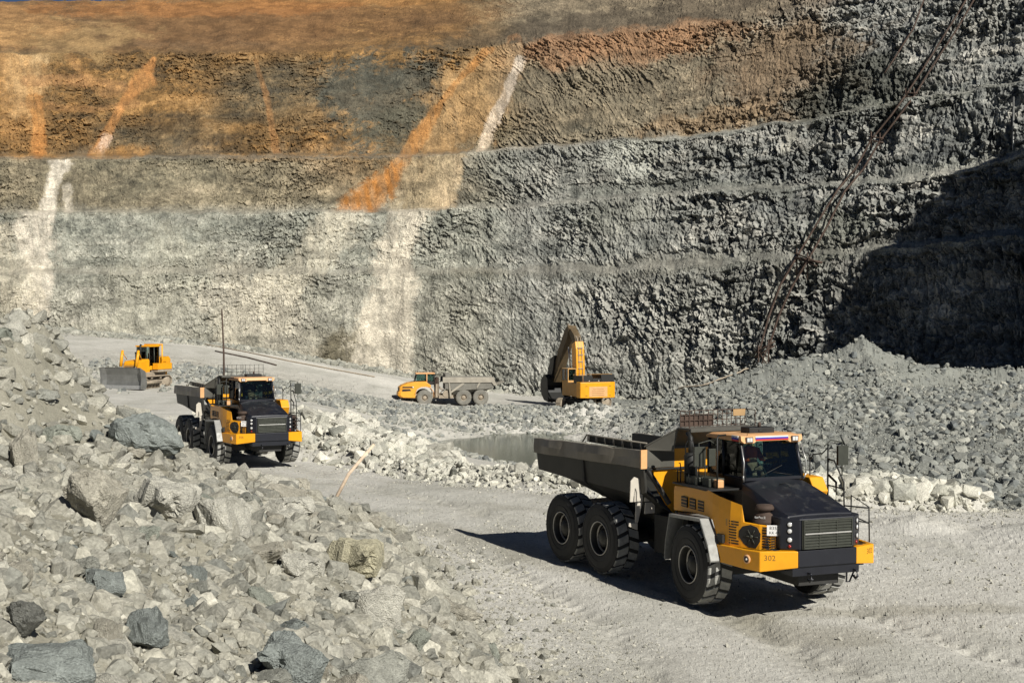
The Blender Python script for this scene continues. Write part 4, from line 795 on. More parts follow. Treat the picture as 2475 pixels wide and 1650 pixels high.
    for xx in (-5.6,): 
        b = MB(RT)
        zs = float(np.interp(xx, [q[0] for q in secs], [q[2] for q in secs])); zb = float(np.interp(xx, [q[0] for q in secs], [q[3] for q in secs]))
        for sy in (-1, 1): b = MB(RT); b.loft([[(xx - .06, sy * y, z), (xx + .06, sy * y, z), (xx + .06, sy * (y + .07), z - .02), (xx - .06, sy * (y + .07), z - .02)] for y, z in ((1.60, 2.86), (1.56, zs), (.92, zb - .03))]); b.out('body_rib', M['underbody'], db, .01)
    for sy in (-1, 1): b = MB(RT); b.tube([(-2.66, sy * 1.55, 2.9), (-2.45, sy * 1.0, 2.0)], .07, 4); b.out('body_strut', M['underbody'], db, .01)
    for sy in (-1, 1):
        b = MB(RT); n = 56; rings = []
        for k in range(n + 1):
            x = -8.2 + 5.55 * k / n; zt = float(np.interp(x, [q[0] for q in secs], [q[1] for q in secs])); zb = np.interp(x, [-8.2, -2.65], [2.80, 2.90])
            dn = .075 * float(fbm(np.array([x * 1.1]), np.array([sy * 3. + (5 if near else 9)]), 700, 3)[0]); dz = .03 * float(fbm(np.array([x * 1.3]), np.array([sy * 7.]), 703, 3)[0]) * (1 if x < -4 else .3); y0 = 1.63; y1 = 1.735
            rings.append([(x, sy * (y1 + dn), zb), (x, sy * (y1 + dn * 1.5), (zb + zt) / 2), (x, sy * (y1 - .02 + dn), zt + dz), (x, sy * y0, zt + dz), (x, sy * y0, zb)])
        b.loft(rings, smooth=False); b.out('side_rail', M['bodyrail'], db, .012)
        b = MB(RT); b.box(-2.65, -2.60, sy * 1.74 if sy < 0 else 1.56, sy * 1.56 if sy < 0 else 1.74, 2.88, 3.35); b.out('rail_end', M['peach'], db, .004)
    b = MB(RT)
    for k in range(7): xx = -2.95 - k * .43; b.tube([(xx, -1.52, 3.32), (xx, -1.52, 3.50)], .024, 5)
    b.tube([(-2.68, -1.52, 3.50), (-5.6, -1.52, 3.49), (-5.75, -1.56, 3.3)], .022, 5); b.cur = 1; b.box(-5.55, -2.7, -1.48, -1.44, 3.30, 3.47)  # dark sheet standing in for the unlit body interior behind the posts
    b.out('rail_extension', [M['bodyrail'], M['dark']], db, 0)
    b = MB(RT); P = [(-1.58, 3.34), (-1.58, 2.88), (-.98, 1.98), (-.75, 1.72), (.75, 1.72), (.98, 1.98), (1.58, 2.88), (1.58, 3.34)]; b.prism(P, 'x', -2.70, -2.66)
    b.cur = 1; b.prism([(-1.55, 3.33), (-1.55, 2.89), (-.72, 2.89), (-.72, 3.33)], 'x', -2.655, -2.64); b.prism([(.72, 3.33), (.72, 2.89), (1.55, 2.89), (1.55, 3.33)], 'x', -2.655, -2.64)
    b.out('headboard', [M['yellow'], M['body']], db, .006)
    b = MB(RT); b.box(-2.66, -2.58, -1.58, 1.58, 2.835, 2.88); b.out('headboard_beam', M['dark'], db, .004)
    b = MB(RT); b.loft([[(-2.72, -1.58, 3.40), (-2.72, 1.58, 3.40), (-2.72, 1.58, 3.44), (-2.72, -1.58, 3.44)], [(-2.05, -1.02, 3.88), (-2.05, 1.02, 3.88), (-2.05, 1.02, 3.92), (-2.05, -1.02, 3.92)], [(-1.55, -1.0, 3.88), (-1.55, 1.0, 3.88), (-1.55, 1.0, 3.92), (-1.55, -1.0, 3.92)]])
    b.box(-1.56, -1.50, -1.02, 1.02, 3.84, 3.925)
    for sy in (-1, 1): b.plate([(-2.68, sy * 1.54, 3.33), (-2.68, sy * 1.54, 3.42), (-2.06, sy * 1.0, 3.88), (-2.2, sy * 1.05, 3.33)], .02)
    b.out('spill_guard', M['body'], db, .006)
    if near:
        b = MB(RT)
        for k in range(15): y = -.98 + k * .14; b.box(-2.02, -2.005, y - .008, y + .008, 3.92, 4.33)
        for z in (3.94, 4.08, 4.22, 4.32): b.box(-2.025, -2.0, -.99, .99, z, z + .016)
        for sy in (-1, 1): b.box(-2.02, -1.6, sy * .99 - .01, sy * .99 + .01, 4.31, 4.33); b.box(-1.62, -1.6, sy * .99 - .01, sy * .99 + .01, 3.92, 4.33)
        b.box(-2.06, -2.045, -.97, .02, 3.93, 4.21)
        b.out('guard_grid', M['rust'], db, 0)
        b = MB(RT); b.box(-2.0, -1.985, .60, .98, 4.16, 4.325); b.out('guard_plate', M['tanpaint'], db, .003)
    else:
        b = MB(RT)
        for k in range(11): y = -1.05 + k * .21; b.box(-1.99, -1.98, y - .008, y + .008, 3.92, 4.40)
        for z in (4.05, 4.2, 4.38): b.box(-1.995, -1.98, -1.06, 1.06, z, z + .014)
        b.out('guard_grid', M['dark'], db, 0)
    # dust-caked mudguards in front of the middle wheels
    for sy in (-1, 1):
        b = MB(RT); b.prism([(sy * 1.88, 2.04), (sy * 1.5, 2.03), (sy * 1.5, 2.48), (sy * 1.6, 2.6), (sy * 1.75, 2.66), (sy * 1.86, 2.56)], 'x', -2.92, -2.88); b.prism([(sy * 1.45, 2.03), (sy * 1.08, 2.03), (sy * 1.40, 2.44)], 'x', -2.92, -2.88); b.prism([(sy * 1.45, 1.72), (sy * 1.15, 1.72), (sy * 1.12, 2.0), (sy * 1.42, 2.0)], 'x', -2.92, -2.88)
        b.prism([(sy * 1.72, 1.5), (sy * 1.64, 1.5), (sy * 1.5, 2.02), (sy * 1.70, 2.02)], 'x', -2.92, -2.89); b.prism([(sy * 1.92, 1.44), (sy * 1.66, 1.33), (sy * 1.66, 1.50), (sy * 1.90, 1.52)], 'x', -2.92, -2.87)
        b.out('mudguard', M['cream'], t, .01)
    b = MB(RT)
    for k in range(4): b.tube([(-2.2 + .1 * k, -1.0 - .05 * k, 1.6), (-2.0, -1.1, 2.1 + .05 * k), (-1.5, -.95, 2.2), (-1.25, -.8 + .1 * k, 1.9)], .025, 6)
    b.out('hydraulic_hose', M['dark'], t, 0)
    b = MB(); b.box(-1.15, -.65, -1.55, -.85, 1.3, 1.98); b.out('side_tank', M['underbody'], t, .03)
    return t

def person(loc, rz, label, vest):
    """a seated driver: one skinned body, arms reaching to the wheel"""
    J = [(0, 0, 0), (0, 0, .22), (0, 0, .44), (0, 0, .54), (.02, 0, .60), (.05, 0, .70), (.03, 0, .78), (0, .19, .46), (.12, .27, .24), (.38, .17, .27), (.46, .15, .28), (0, -.19, .46), (.12, -.27, .24), (.38, -.17, .27), (.46, -.15, .28), (.40, .12, .02), (.48, .13, -.30), (.40, -.12, .02), (.48, -.13, -.30), (.53, .17, .29), (.53, .145, .30), (.53, .12, .29), (.52, .10, .275), (.48, .115, .31), (.53, -.17, .29), (.53, -.145, .30), (.53, -.12, .29), (.52, -.10, .275), (.48, -.115, .31), (.10, 0, .69)]
    E = [(0, 1), (1, 2), (2, 3), (3, 4), (4, 5), (5, 6), (2, 7), (7, 8), (8, 9), (9, 10), (2, 11), (11, 12), (12, 13), (13, 14), (0, 15), (15, 16), (0, 17), (17, 18), (10, 19), (10, 20), (10, 21), (10, 22), (10, 23), (14, 24), (14, 25), (14, 26), (14, 27), (14, 28), (5, 29)]
    RD = [.15, .14, .15, .06, .055, .095, .07, .07, .05, .035, .03, .07, .05, .035, .03, .085, .06, .085, .06] + [.009] * 10 + [.03]
    me = bpy.data.meshes.new('person'); me.from_pydata(J, E, []); o = bpy.data.objects.new('person', me); COL.objects.link(o); me.materials.append(M['skin'])
    sk = o.modifiers.new('skin', 'SKIN'); su = o.modifiers.new('sub', 'SUBSURF'); su.levels = su.render_levels = 1
    for v, r in zip(me.skin_vertices[0].data, RD): v.radius = (r, r)
    me.skin_vertices[0].data[0].use_root = True; o.location = loc; o.rotation_euler = (0, 0, rz); tag(o, label, 'person')
    b = MB(); b.loft([[(math.cos(a) * rx, math.sin(a) * ry, z) for a in [k * math.pi / 8 for k in range(16)]] for rx, ry, z in ((.17, .20, -.02), (.165, .19, .2), (.17, .215, .40), (.13, .18, .50), (.075, .09, .545))], True, False, True)
    for sy in (-1, 1): b.tube([(0, sy * .19, .46), (.12, sy * .27, .24), (.34, sy * .19, .265)], [.085, .065, .05], 10)
    b.out('jacket', M[vest], o, 0)
    b = MB(); b.lathe([(.10, -.01), (.112, .04), (.10, .09), (.06, .125), (.01, .13)], (.03, 0, .72), 'z', 14); b.out('helmet', M['white' if vest == 'orange' else 'cloth'], o, 0)
    return o
# ------------------------------------------------------------------ the other machines
def hauler(loc, yaw):
    t = thing('dump_truck', loc, yaw, 'small far-off dump truck with rounded orange nose and pale dusty body, parked side-on', 'dump truck')
    tw = lambda x, sy: wheel(t, None, (x, sy * 1.45, .89), sy, .89, .62, ('tanrubber', 'tanrubber', 'tan', 'palebody'), 18, .37)
    for sy in (-1, 1):
        for x in (0, -4.36, -6.28): tw(x, sy)
    b = MB(); b.box(-1.4, 2.6, -.45, .45, .75, 1.4); b.box(-7.2, -1.3, -.42, .42, .8, 1.3); b.box(-3.2, -1.6, -1.2, 1.2, .8, 1.15); b.tube([(-1.5, .8, 1.1), (-2.1, .9, 1.7), (-1.4, .7, 2.2)], .12, 8)
    for x in (0, -4.36, -6.28): b.tube([(x, -1.2, .89), (x, 1.2, .89)], .18, 8)
    b.box(-1.6, -1.25, -1.0, 1.0, .9, 2.4); b.tube([(-2.4, 1.0, 1.3), (-2.4, 1.25, 1.3)], .38, 14); b.out('chassis', M['tan'], t)
    prof = lambda y, k: [(3.02 - k, y, 1.18), (2.98 - k, y, 1.55), (2.86 - k, y, 1.60), (2.84 - k * 1.2, y, 2.05), (2.55 - k, y, 2.28 - .05 * k), (1.9, y, 2.52 - .12 * k), (1.05, y, 2.68 - .15 * k), (-.15, y, 2.70 - .2 * k), (-.45, y, 2.45), (-.70, y, 2.3)]
    low = lambda y, k: [(-.70, y, 2.05), (-.45, y, 2.1), (.30, y, 2.12), (.85, y, 1.8), (1.02, y, 1.2), (1.05, y, .88), (2.7 - k, y, .92)]
    b = MB(); b.loft([prof(y, k) + low(y, k) for y, k in ((-1.36, .35), (-1.2, .08), (-.8, 0), (.8, 0), (1.2, .08), (1.36, .35))]); body = b.out('bonnet', M['orangep'], t, .03)
    for sy in (-1, 1):
        b = MB(); b.box(1.35, 2.45, sy * 1.365 - .01, sy * 1.365 + .01, 1.98, 2.14); b.prism([(1.5, 1.66), (2.5, 1.60), (2.45, 1.86), (1.6, 1.86)], 'y', sy * 1.355, sy * 1.375); b.out('side_grille', M['dark'], body, 0)
        b = MB(); b.tube([(1.3, sy * 1.37, 2.07), (1.3, sy * 1.39, 2.07)], .09, 10); b.out('headlight', M['lens'], body, 0)
        P = [(-1.05, 1.0), (-1.02, 1.6), (-.72, 1.98), (-.2, 2.16), (.45, 2.12), (.88, 1.85), (1.08, 1.35)]
        b = MB(); b.loft([[(x, sy * 1.48, z), (x, sy * .9, z), (x * .96, sy * .9, z - .06), (x * .96, sy * 1.48, z - .06)] for x, z in P]); b.out('fender', M['peach'], t, .01)
    b = MB(); b.box(2.80, 2.86, -.9, .9, 1.4, 2.0); b.out('front_grille', M['dark'], body, .01)
    b = MB(); b.box(-1.15, .95, -.8, .8, 2.3, 2.66); cab = b.out('cab', M['dark'], t, .02)
    b = MB()
    for sy in (-1, 1):
        b.tube([(-.28, sy * .8, 2.25), (-.28, sy * .78, 3.52)], .07, 4); b.cur = 1; b.tube([(1.05, sy * .78, 2.66), (.82, sy * .76, 3.5)], .04, 4); b.tube([(-1.15, sy * .78, 2.5), (-1.12, sy * .76, 3.5)], .05, 4); b.cur = 0
    b.out('cab_frame', [M['peach'], M['dark']], cab, 0)
    b = MB(); b.box(-1.2, .95, -.86, .86, 3.50, 3.64); b.out('cab_roof', M['peach'], cab, .03)
    for sy in (-1, 1):
        for x0, x1 in ((-.20, .95), (-1.1, -.36)):
            b = MB(); b.box(x0, x1 - (.12 if x1 > 0 else 0), sy * .775 - .005, sy * .775 + .005, 2.66, 3.5); b.out('side_window', M['glass'], cab, 0)
    b = MB(); b.plate([(.98, -.74, 2.68), (.98, .74, 2.68), (.80, .72, 3.5), (.80, -.72, 3.5)], .008); b.out('windscreen', M['glass'], cab, 0)
    b = MB(); b.tube([(-1.4, .75, 1.9), (-1.4, .8, 3.2)], .11, 8); b.box(-1.65, -1.2, -.7, .7, 2.0, 3.1); b.tube([(-1.2, 1.2, 1.2), (-1.25, 1.25, 2.9)], .03, 5); b.tube([(-1.6, 1.2, 1.2), (-1.6, 1.2, 2.6)], .03, 5); b.out('exhaust_stack', M['rust'], t, .01)
    b = MB(); S_ = [(-7.75, 3.16, 2.0, 1.95), (-6.9, 3.16, 1.85, 1.62), (-5.3, 3.17, 1.8, 1.42), (-3.2, 3.18, 1.7, 1.2), (-2.35, 3.2, 1.9, 1.5)]
    b.loft([[(x, -1.46, zt), (x, -1.40, zs), (x, -.85, zb), (x, .85, zb), (x, 1.40, zs), (x, 1.46, zt)] for x, zt, zs, zb in S_], False, False); db = b.out('dump_body', M['palegrey'], t, 0); q = db.modifiers.new('s', 'SOLIDIFY'); q.thickness = .06; q.offset = 0
    for sy in (-1, 1):
        b = MB(); b.prism([(-2.0, 3.18), (-7.7, 3.14), (-8.05, 2.22), (-7.75, 2.2), (-7.5, 2.55), (-2.0, 2.55)], 'y', sy * 1.49, sy * 1.58); b.out('side_rail', M['palebody'], db, .01)
        b = MB(); b.prism([(-2.65, 2.55), (-2.78, 2.55), (-3.0, 1.05), (-2.8, 1.0)], 'y', sy * 1.43, sy * 1.55); b.prism([(-2.9, 1.35), (-4.3, 2.3), (-4.45, 2.5), (-4.15, 2.5), (-2.85, 1.55)], 'y', sy * 1.43, sy * 1.5); b.prism([(-5.9, 1.95), (-5.75, 1.95), (-6.05, 2.55), (-6.25, 2.55)], 'y', sy * 1.44, sy * 1.52); b.out('body_rib', M['palebody'], db, .01)
    b = MB(); b.prism([(-1.5, 1.8), (1.5, 1.8), (1.5, 3.55), (-1.5, 3.55)], 'x', -2.36, -2.28); b.box(-2.9, -2.3, -1.5, 1.5, 3.50, 3.56); b.plate([(-2.3, 1.5, 3.2), (-2.9, 1.5, 3.2), (-2.9, 1.5, 3.55), (-2.3, 1.5, 3.55)], .03); b.plate([(-2.3, -1.5, 3.2), (-2.9, -1.5, 3.2), (-2.9, -1.5, 3.55), (-2.3, -1.5, 3.55)], .03); b.out('headboard', M['palegrey'], db, .01)
    b = MB(); b.plate([(-7.6, -1.3, 2.1), (-7.6, 1.3, 2.1), (-9.0, 1.2, 2.62), (-9.0, -1.2, 2.62)], .04); b.out('tail_plate', M['palebody'], db, 0)
    return t
M['orangep'] = mat('orange_paint', (.85, .38, .035), .45, 0, .08, 2, dust=(.6, .48, .3), dustamt=.22)

M['yellow_shade'] = mat('shaded_yellow', (.11, .075, .035), .7, 0, .3, 2, dust=(.3, .26, .2), dustamt=.25)  # brown shade of the unlit boom tip and stick put into the yellow
def track(parent, y0, y1, L, r, m, zc=None, roll=True, T=None, front=0):
    """an oval crawler belt of separate shoes round two end wheels"""
    zc = zc or r; per = 2 * L + 2 * math.pi * r; n = int(per / .24); b = MB(T)
    for k in range(n):
        d = per * k / n
        if d < L: p = (-L / 2 + d, zc + r, 0)
        elif d < L + math.pi * r: a = (d - L) / r; p = (L / 2 + r * math.sin(a), zc + r * math.cos(a), -a)
        elif d < 2 * L + math.pi * r: p = (L / 2 - (d - L - math.pi * r), zc - r, math.pi)
        else: a = (d - 2 * L - math.pi * r) / r; p = (-L / 2 - r * math.sin(a), zc - r * math.cos(a), math.pi - a)
        x, z, an = p; c, s_ = math.cos(an), math.sin(an)
        q = lambda u, w: (x + u * c - w * s_, z + u * s_ + w * c)
        P = [q(-.11, -.03), q(.11, -.03), q(.11, .01), (q(.02, .01)), q(0, .07), q(-.03, .01), q(-.11, .01)]
        b.add([(px, yy, pz) for yy in (y0, y1) for px, pz in P], [list(range(7))[::-1], list(range(7, 14))] + [(i, (i + 1) % 7, 7 + (i + 1) % 7, 7 + i) for i in range(7)])
    o = b.out('crawler_track', M[m], parent, 0)
    b = MB(T); ym = (y0 + y1) / 2; w = abs(y1 - y0) * .32
    for x in (-L / 2, L / 2): b.lathe([(.08, -w - .05), (r * .5, -w), (r * .86, -w * .8), (r * .9, 0), (r * .86, w * .8), (r * .5, w), (.08, w + .05)], (x, ym, zc), 'y', 18)
    k = int(L / .55)
    for i in range(k): b.tube([(-L / 2 + .5 + i * (L - 1) / (k - 1), ym - w, zc - r + .2), (-L / 2 + .5 + i * (L - 1) / (k - 1), ym + w, zc - r + .2)], .17, 10)
    for xx in (-L * .2, L * .2): b.tube([(xx, ym - w, zc + r - .16), (xx, ym + w, zc + r - .16)], .12, 10)
    b.box(-L / 2 + .2, L / 2 - .2, ym - w * .8, ym + w * .8, zc - r * .45, zc + r * .35); b.out('track_frame', M['tan'], o, 0)
    return o
def excavator(loc, yaw):
    t = thing('excavator', loc, yaw, 'large yellow tracked excavator digging at the foot of the wall, seen from behind', 'excavator')
    TT = Matrix.Rotation(math.radians(-52), 4, 'Z')
    for y0, y1 in ((-2.0, -1.4), (1.4, 2.0)): track(t, y0, y1, 4.3, .52, 'tan', None, True, TT)
    b = MB(TT); b.box(-1.6, 1.6, -1.4, 1.4, .55, 1.0); b.lathe([(.9, .95), (.9, 1.3)], (0, 0, 0), 'z', 24); b.out('undercarriage', M['underbody'], t)
    b = MB(); b.prism([(-3.6, -2.02), (-3.75, -1.4), (-3.75, 1.4), (-3.6, 2.02), (-2.6, 2.05), (-2.6, -2.05)], 'z', 1.25, 2.92); cw = b.out('counterweight', M['yellow'], t, .06)
    b = MB(); b.box(-3.77, -3.755, -1.05, 1.05, 1.38, 2.45); b.cur = 1
    for k in range(4): b.box(-3.777, -3.77, -.72 + .1 * (k % 2), .75 - .12 * (k == 3), 1.55 + k * .2, 1.59 + k * .2)
    for yy, zz in ((-1.35, 2.5), (1.35, 2.5), (-1.35, 1.5), (1.35, 1.5)): b.box(-3.765, -3.72, yy - .12, yy + .12, zz - .03, zz + .03)
    b.out('warning_panel', [M['peach'], M['ink']], cw, 0)
    b = MB(); b.box(-2.6, 1.9, .55, 1.75, 1.3, 2.75); b.box(-2.6, 1.2, -1.75, -.5, 1.3, 2.7); b.box(-2.6, 1.5, -.5, .55, 1.25, 2.0); b.out('house', M['yellow_dusty'], t, .03)
    b = MB(); b.box(-3.5, -1.0, -1.95, -.45, 2.92, 3.7); b.box(-3.4, -1.2, .5, 1.75, 2.76, 3.55); b.box(-3.4, -2.6, -.45, .6, 2.92, 3.3); b.cur = 1
    for yy in (-1.5, -.9, -.2, .9): b.box(-3.43, -3.40, yy - .05, yy + .05, 3.0, 3.1)
    b.out('engine_deck', [M['dark'], M['lens']], t, .03)
    b = MB()
    for yy in (-1.72, 1.62): b.tube([(-3.4, yy, 2.92), (-3.4, yy, 3.75), (-1.0, yy, 3.75), (-1.0, yy, 2.9)], .025, 5)
    b.tube([(-3.4, -1.7, 3.75), (-3.4, 1.6, 3.75)], .022, 5); b.out('handrail', M['yellow_dusty'], t, 0)
    b = MB(); b.box(.3, 2.1, .75, 1.75, 2.75, 2.95); b.box(.3, 2.1, .75, 1.75, 4.15, 4.25)
    for x in (.33, 1.1, 2.07):
        for y in (.78, 1.72): b.box(x - .05, x + .05, y - .05, y + .05, 2.95, 4.15)
    cab = b.out('cab', M['yellow_dusty'], t, .02)
    b = MB(); b.box(.38, 2.02, 1.70, 1.715, 2.95, 4.15); b.box(.38, 2.02, .785, .80, 2.95, 4.15); b.box(2.05, 2.06, .8, 1.7, 2.95, 4.15); b.box(.33, .34, .8, 1.7, 2.95, 4.15); b.out('cab_window', M['glass'], cab, 0)
    def arm(P, w, name, m):
        b = MB(); rings = []
        for x, z, h, an in P: 
            c, s_ = math.cos(an), math.sin(an); rings.append([(x - s_ * h, -w, z + c * h), (x - s_ * h, w, z + c * h), (x + s_ * h, w, z - c * h), (x + s_ * h, -w, z - c * h)])
        b.loft(rings); return b.out(name, M[m], t, .04)
    boom = arm([(1.3, 2.3, .45, 1.50), (1.45, 4.2, .60, 1.48), (1.6, 6.2, .58, 1.38), (1.75, 7.0, .50, 1.25)], .50, 'boom', 'yellow'); arm([(1.75, 6.9, .42, 1.2), (2.1, 7.5, .44, .8), (2.8, 8.1, .36, .55), (3.7, 8.5, .26, .40)], .40, 'boom_tip', 'yellow_shade')  # boom split here so the tip carries its shade as brown colour
    b = MB()
    for yy in (-.2, .2): b.tube([(.80, yy, 3.3), (.95, yy * .9, 6.0), (1.4, yy, 7.5), (3.6, yy, 8.8)], .045, 5)
    for k in range(5): z = 3.4 + k * .75; b.box(.72 + k * .05, .90 + k * .05, -.3, .3, z, z + .09)
    b.out('boom_hose', M['tan'], boom, 0)
    stick = arm([(3.2, 8.75, .24, -.9), (3.8, 8.0, .56, -1.0), (5.6, 5.8, .56, -.95), (7.6, 2.6, .34, -.95)], .50, 'stick', 'yellow_shade')
    b = MB()
    for yy in (-.62, .62): b.tube([(1.9, yy, 2.4), (2.35, yy, 4.3)], .17, 10); b.cur = 1; b.tube([(2.35, yy, 4.3), (2.75, yy, 6.5)], .09, 8); b.cur = 0
    b.out('boom_cylinder', [M['yellow'], M['bright']], boom, 0)
    b = MB(); b.tube([(3.2, 0, 8.35), (4.4, 0, 9.0)], .15, 8); b.cur = 1; b.tube([(2.2, 0, 7.3), (3.2, 0, 8.35)], .13, 8); b.tube([(4.4, 0, 9.0), (4.0, 0, 8.9)], .08, 8); b.out('stick_cylinder', [M['tan'], M['tan']], boom, 0)
    b = MB(); b.tube([(4.6, 0, 7.9), (6.8, 0, 5.6)], .22, 8); b.prism([(6.5, 5.5), (7.7, 5.1), (8.6, 3.2), (7.4, 2.8), (6.9, 4.0)], 'y', -.75, .75); b.cur = 1; b.tube([(6.8, 0, 5.8), (7.6, 0, 5.0)], .07, 8); b.out('bucket_cylinder', [M['dark'], M['bright']], stick, 0)
    b = MB(); prof = [(8.1, 4.6), (8.7, 4.2), (8.75, 3.1), (8.3, 2.2), (7.5, 1.6), (6.7, 1.35), (6.0, 1.6), (6.1, 1.9), (6.9, 1.75), (7.6, 2.2), (8.0, 3.0)]
    prof = [(7.0, 2.9), (7.9, 3.3), (8.8, 2.8), (9.1, 2.0), (8.8, 1.0), (8.0, .4), (6.7, .2), (6.7, .28), (7.9, .55), (8.6, 1.2), (8.85, 2.0), (8.55, 2.7)]
    b.prism(prof, 'y', -1.35, 1.35); b.prism([(7.0, 2.9), (7.9, 3.3), (8.8, 2.8), (9.1, 2.0), (8.8, 1.0), (8.0, .4), (6.7, .2), (6.9, 1.7)], 'y', -1.4, -1.35); b.prism([(7.0, 2.9), (7.9, 3.3), (8.8, 2.8), (9.1, 2.0), (8.8, 1.0), (8.0, .4), (6.7, .2), (6.9, 1.7)], 'y', 1.35, 1.4)
    bk = b.out('bucket', M['dark'], t, .02)
    b = MB()
    for k in range(5): y = -1.0 + k * .5; b.loft([[(6.72, y - .1, .15), (6.72, y + .1, .15), (6.72, y + .1, .32), (6.72, y - .1, .32)], [(6.3, y - .03, .18), (6.3, y + .03, .18), (6.3, y + .03, .22), (6.3, y - .03, .22)]])
    b.out('bucket_teeth', M['dark'], bk, 0)
    return t
def bulldozer(loc, yaw):
    t = thing('bulldozer', loc, yaw, 'yellow bulldozer with wide grey blade behind the rubble at left', 'bulldozer')
    for y0, y1 in ((-1.55, -.95), (.95, 1.55)): track(t, y0, y1, 3.6, .56, 'tan')
    b = MB(); b.box(-2.2, 2.2, -.9, .9, .5, 1.5); b.box(-2.5, -.2, -1.45, 1.45, 1.5, 1.75); b.out('chassis', M['tan'], t, .02)
    b = MB(); b.loft([[(x, -w, 1.4), (x, -w, z - .1), (x, -w * .8, z), (x, w * .8, z), (x, w, z - .1), (x, w, 1.4)] for x, w, z in ((2.35, .72, 2.35), (2.2, .75, 2.62), (1.2, .76, 2.72), (.2, .78, 2.78))]); hood = b.out('bonnet', M['yellow'], t, .04)
    b = MB(); b.box(2.34, 2.38, -.6, .6, 1.5, 2.2); b.cur = 1
    for k in range(7): b.box(2.38, 2.39, -.55, .55, 1.55 + k * .09, 1.59 + k * .09)
    b.out('radiator_guard', [M['yellow_dusty'], M['rust']], hood, .01)
    b = MB(); b.tube([(1.0, .25, 2.7), (1.0, .25, 4.0), (.9, .25, 4.2)], .10, 10); b.out('exhaust', M['dark'], t, 0)
    b = MB(); b.tube([(.75, -.35, 2.7), (.75, -.35, 3.3)], .15, 10); b.tube([(.75, -.35, 3.3), (.75, -.35, 3.45)], .19, 10); b.out('pre_cleaner', M['dark'], t, 0)
    b = MB(); b.box(-1.3, .2, -.8, .8, 1.7, 2.1); b.box(-1.4, .3, -.85, .85, 3.95, 4.08)
    cab = b.out('cab', M['yellow'], t, .03)
    b = MB()
    for x, y in ((.2, .75), (.2, -.75), (-1.3, .78), (-1.3, -.78), (-.5, .8), (-.5, -.8)): b.tube([(x + (.08 if x > 0 else 0), y, 2.05), (x, y * .95, 3.98)], .06, 4)
    b.out('cab_frame', M['grille'], cab, 0)
    b = MB(); b.box(-1.28, .2, .755, .765, 2.1, 3.95); b.box(-1.28, .2, -.765, -.755, 2.1, 3.95); b.box(.22, .23, -.72, .72, 2.1, 3.95); b.out('cab_window', M['glass'], cab, 0)
    b = MB(); b.box(-.95, -.5, -.3, .3, 2.1, 2.7); b.box(-1.05, -.9, -.28, .28, 2.6, 3.3); b.out('seat', M['cloth'], cab, .03)
    b = MB(); b.tube([(-1.5, -1.0, 1.7), (-1.5, -1.0, 4.15), (-1.5, 1.0, 4.15), (-1.5, 1.0, 1.7)], .11, 4); b.box(-1.6, -.9, -.7, .7, 4.08, 4.2); b.out('roll_bar', M['yellow'], t, 0)
    b = MB()
    for sy in (-1, 1): b.box(-2.4, -.1, sy * 1.5 if sy < 0 else .9, sy * .9 if sy < 0 else 1.5, 1.75, 2.35)
    b.box(-2.6, -1.6, -.8, .8, 1.7, 2.9); b.cur = 1; b.tube([(-2.0, -1.2, 2.35), (-2.0, -1.2, 3.1)], .04, 5); b.tube([(-.4, 1.45, 2.35), (-.4, 1.45, 3.0), (-1.9, 1.45, 3.0), (-1.9, 1.45, 2.35)], .03, 5)
    b.out('fuel_tank', [M['yellow'], M['yellow']], t, .03)
    b = MB(); b.box(-3.1, -2.6, -.9, .9, 1.5, 2.2); b.tube([(-2.7, .5, 2.6), (-3.4, .5, 1.8)], .14, 8); b.tube([(-2.7, -.5, 2.6), (-3.4, -.5, 1.8)], .14, 8); b.lathe([(.42, -.5), (.46, 0), (.42, .5)], (-3.2, 0, 2.5), 'y', 14); b.prism([(-3.3, 2.4), (-3.7, 2.4), (-3.6, 1.2), (-3.35, .7), (-3.3, .75)], 'y', -.1, .1); b.out('ripper', M['yellow'], t, .02)
    # blade: a curved, braced plate
    prof = [(3.55, .02), (3.42, .35), (3.34, .8), (3.38, 1.35), (3.60, 1.95), (3.68, 2.05), (3.60, 2.06), (3.24, 1.45), (3.18, .8), (3.25, .3)]
    b = MB(); b.loft([[(x - k, y, z) for x, z in prof] for y, k in ((-2.3, -.18), (-1.9, 0), (1.9, 0), (2.3, -.18))]); bl = b.out('blade', M['grey'], t, .01)
    b = MB(); b.prism([(3.62, 0.0), (3.56, .36), (3.50, .36), (3.50, 0)], 'y', -2.2, 2.2); b.out('cutting_edge', M['bright'], bl, 0)
    for sy in (-1, 1):
        b = MB(); b.prism([(3.86, 0), (3.72, 1.0), (3.92, 2.05), (3.1, 1.7), (2.85, .6), (3.0, .02)], 'y', sy * 2.31, sy * 2.36); b.out('end_plate', M['grey'], bl, 0)
        b = MB(); b.tube([(3.2, sy * 1.75, .55), (-.2, sy * 1.72, .55)], .17, 6); b.tube([(3.2, sy * 1.6, 1.5), (1.4, sy * 1.7, .6)], .08, 8); b.out('push_arm', M['tan'], t, 0)
        b = MB(); b.tube([(3.0, sy * .75, 1.0), (2.45, sy * .9, 2.4)], .07, 8); b.cur = 1; b.tube([(2.55, sy * .88, 2.1), (2.35, sy * .92, 3.0), (2.2, sy * .92, 3.65)], [.16, .15, .12], 8); b.tube([(2.2, sy * .92, 3.6), (2.0, sy * .92, 3.2), (1.6, sy * .85, 2.75)], .04, 5); b.out('lift_cylinder', [M['bright'], M['yellow']], t, 0)
    return t

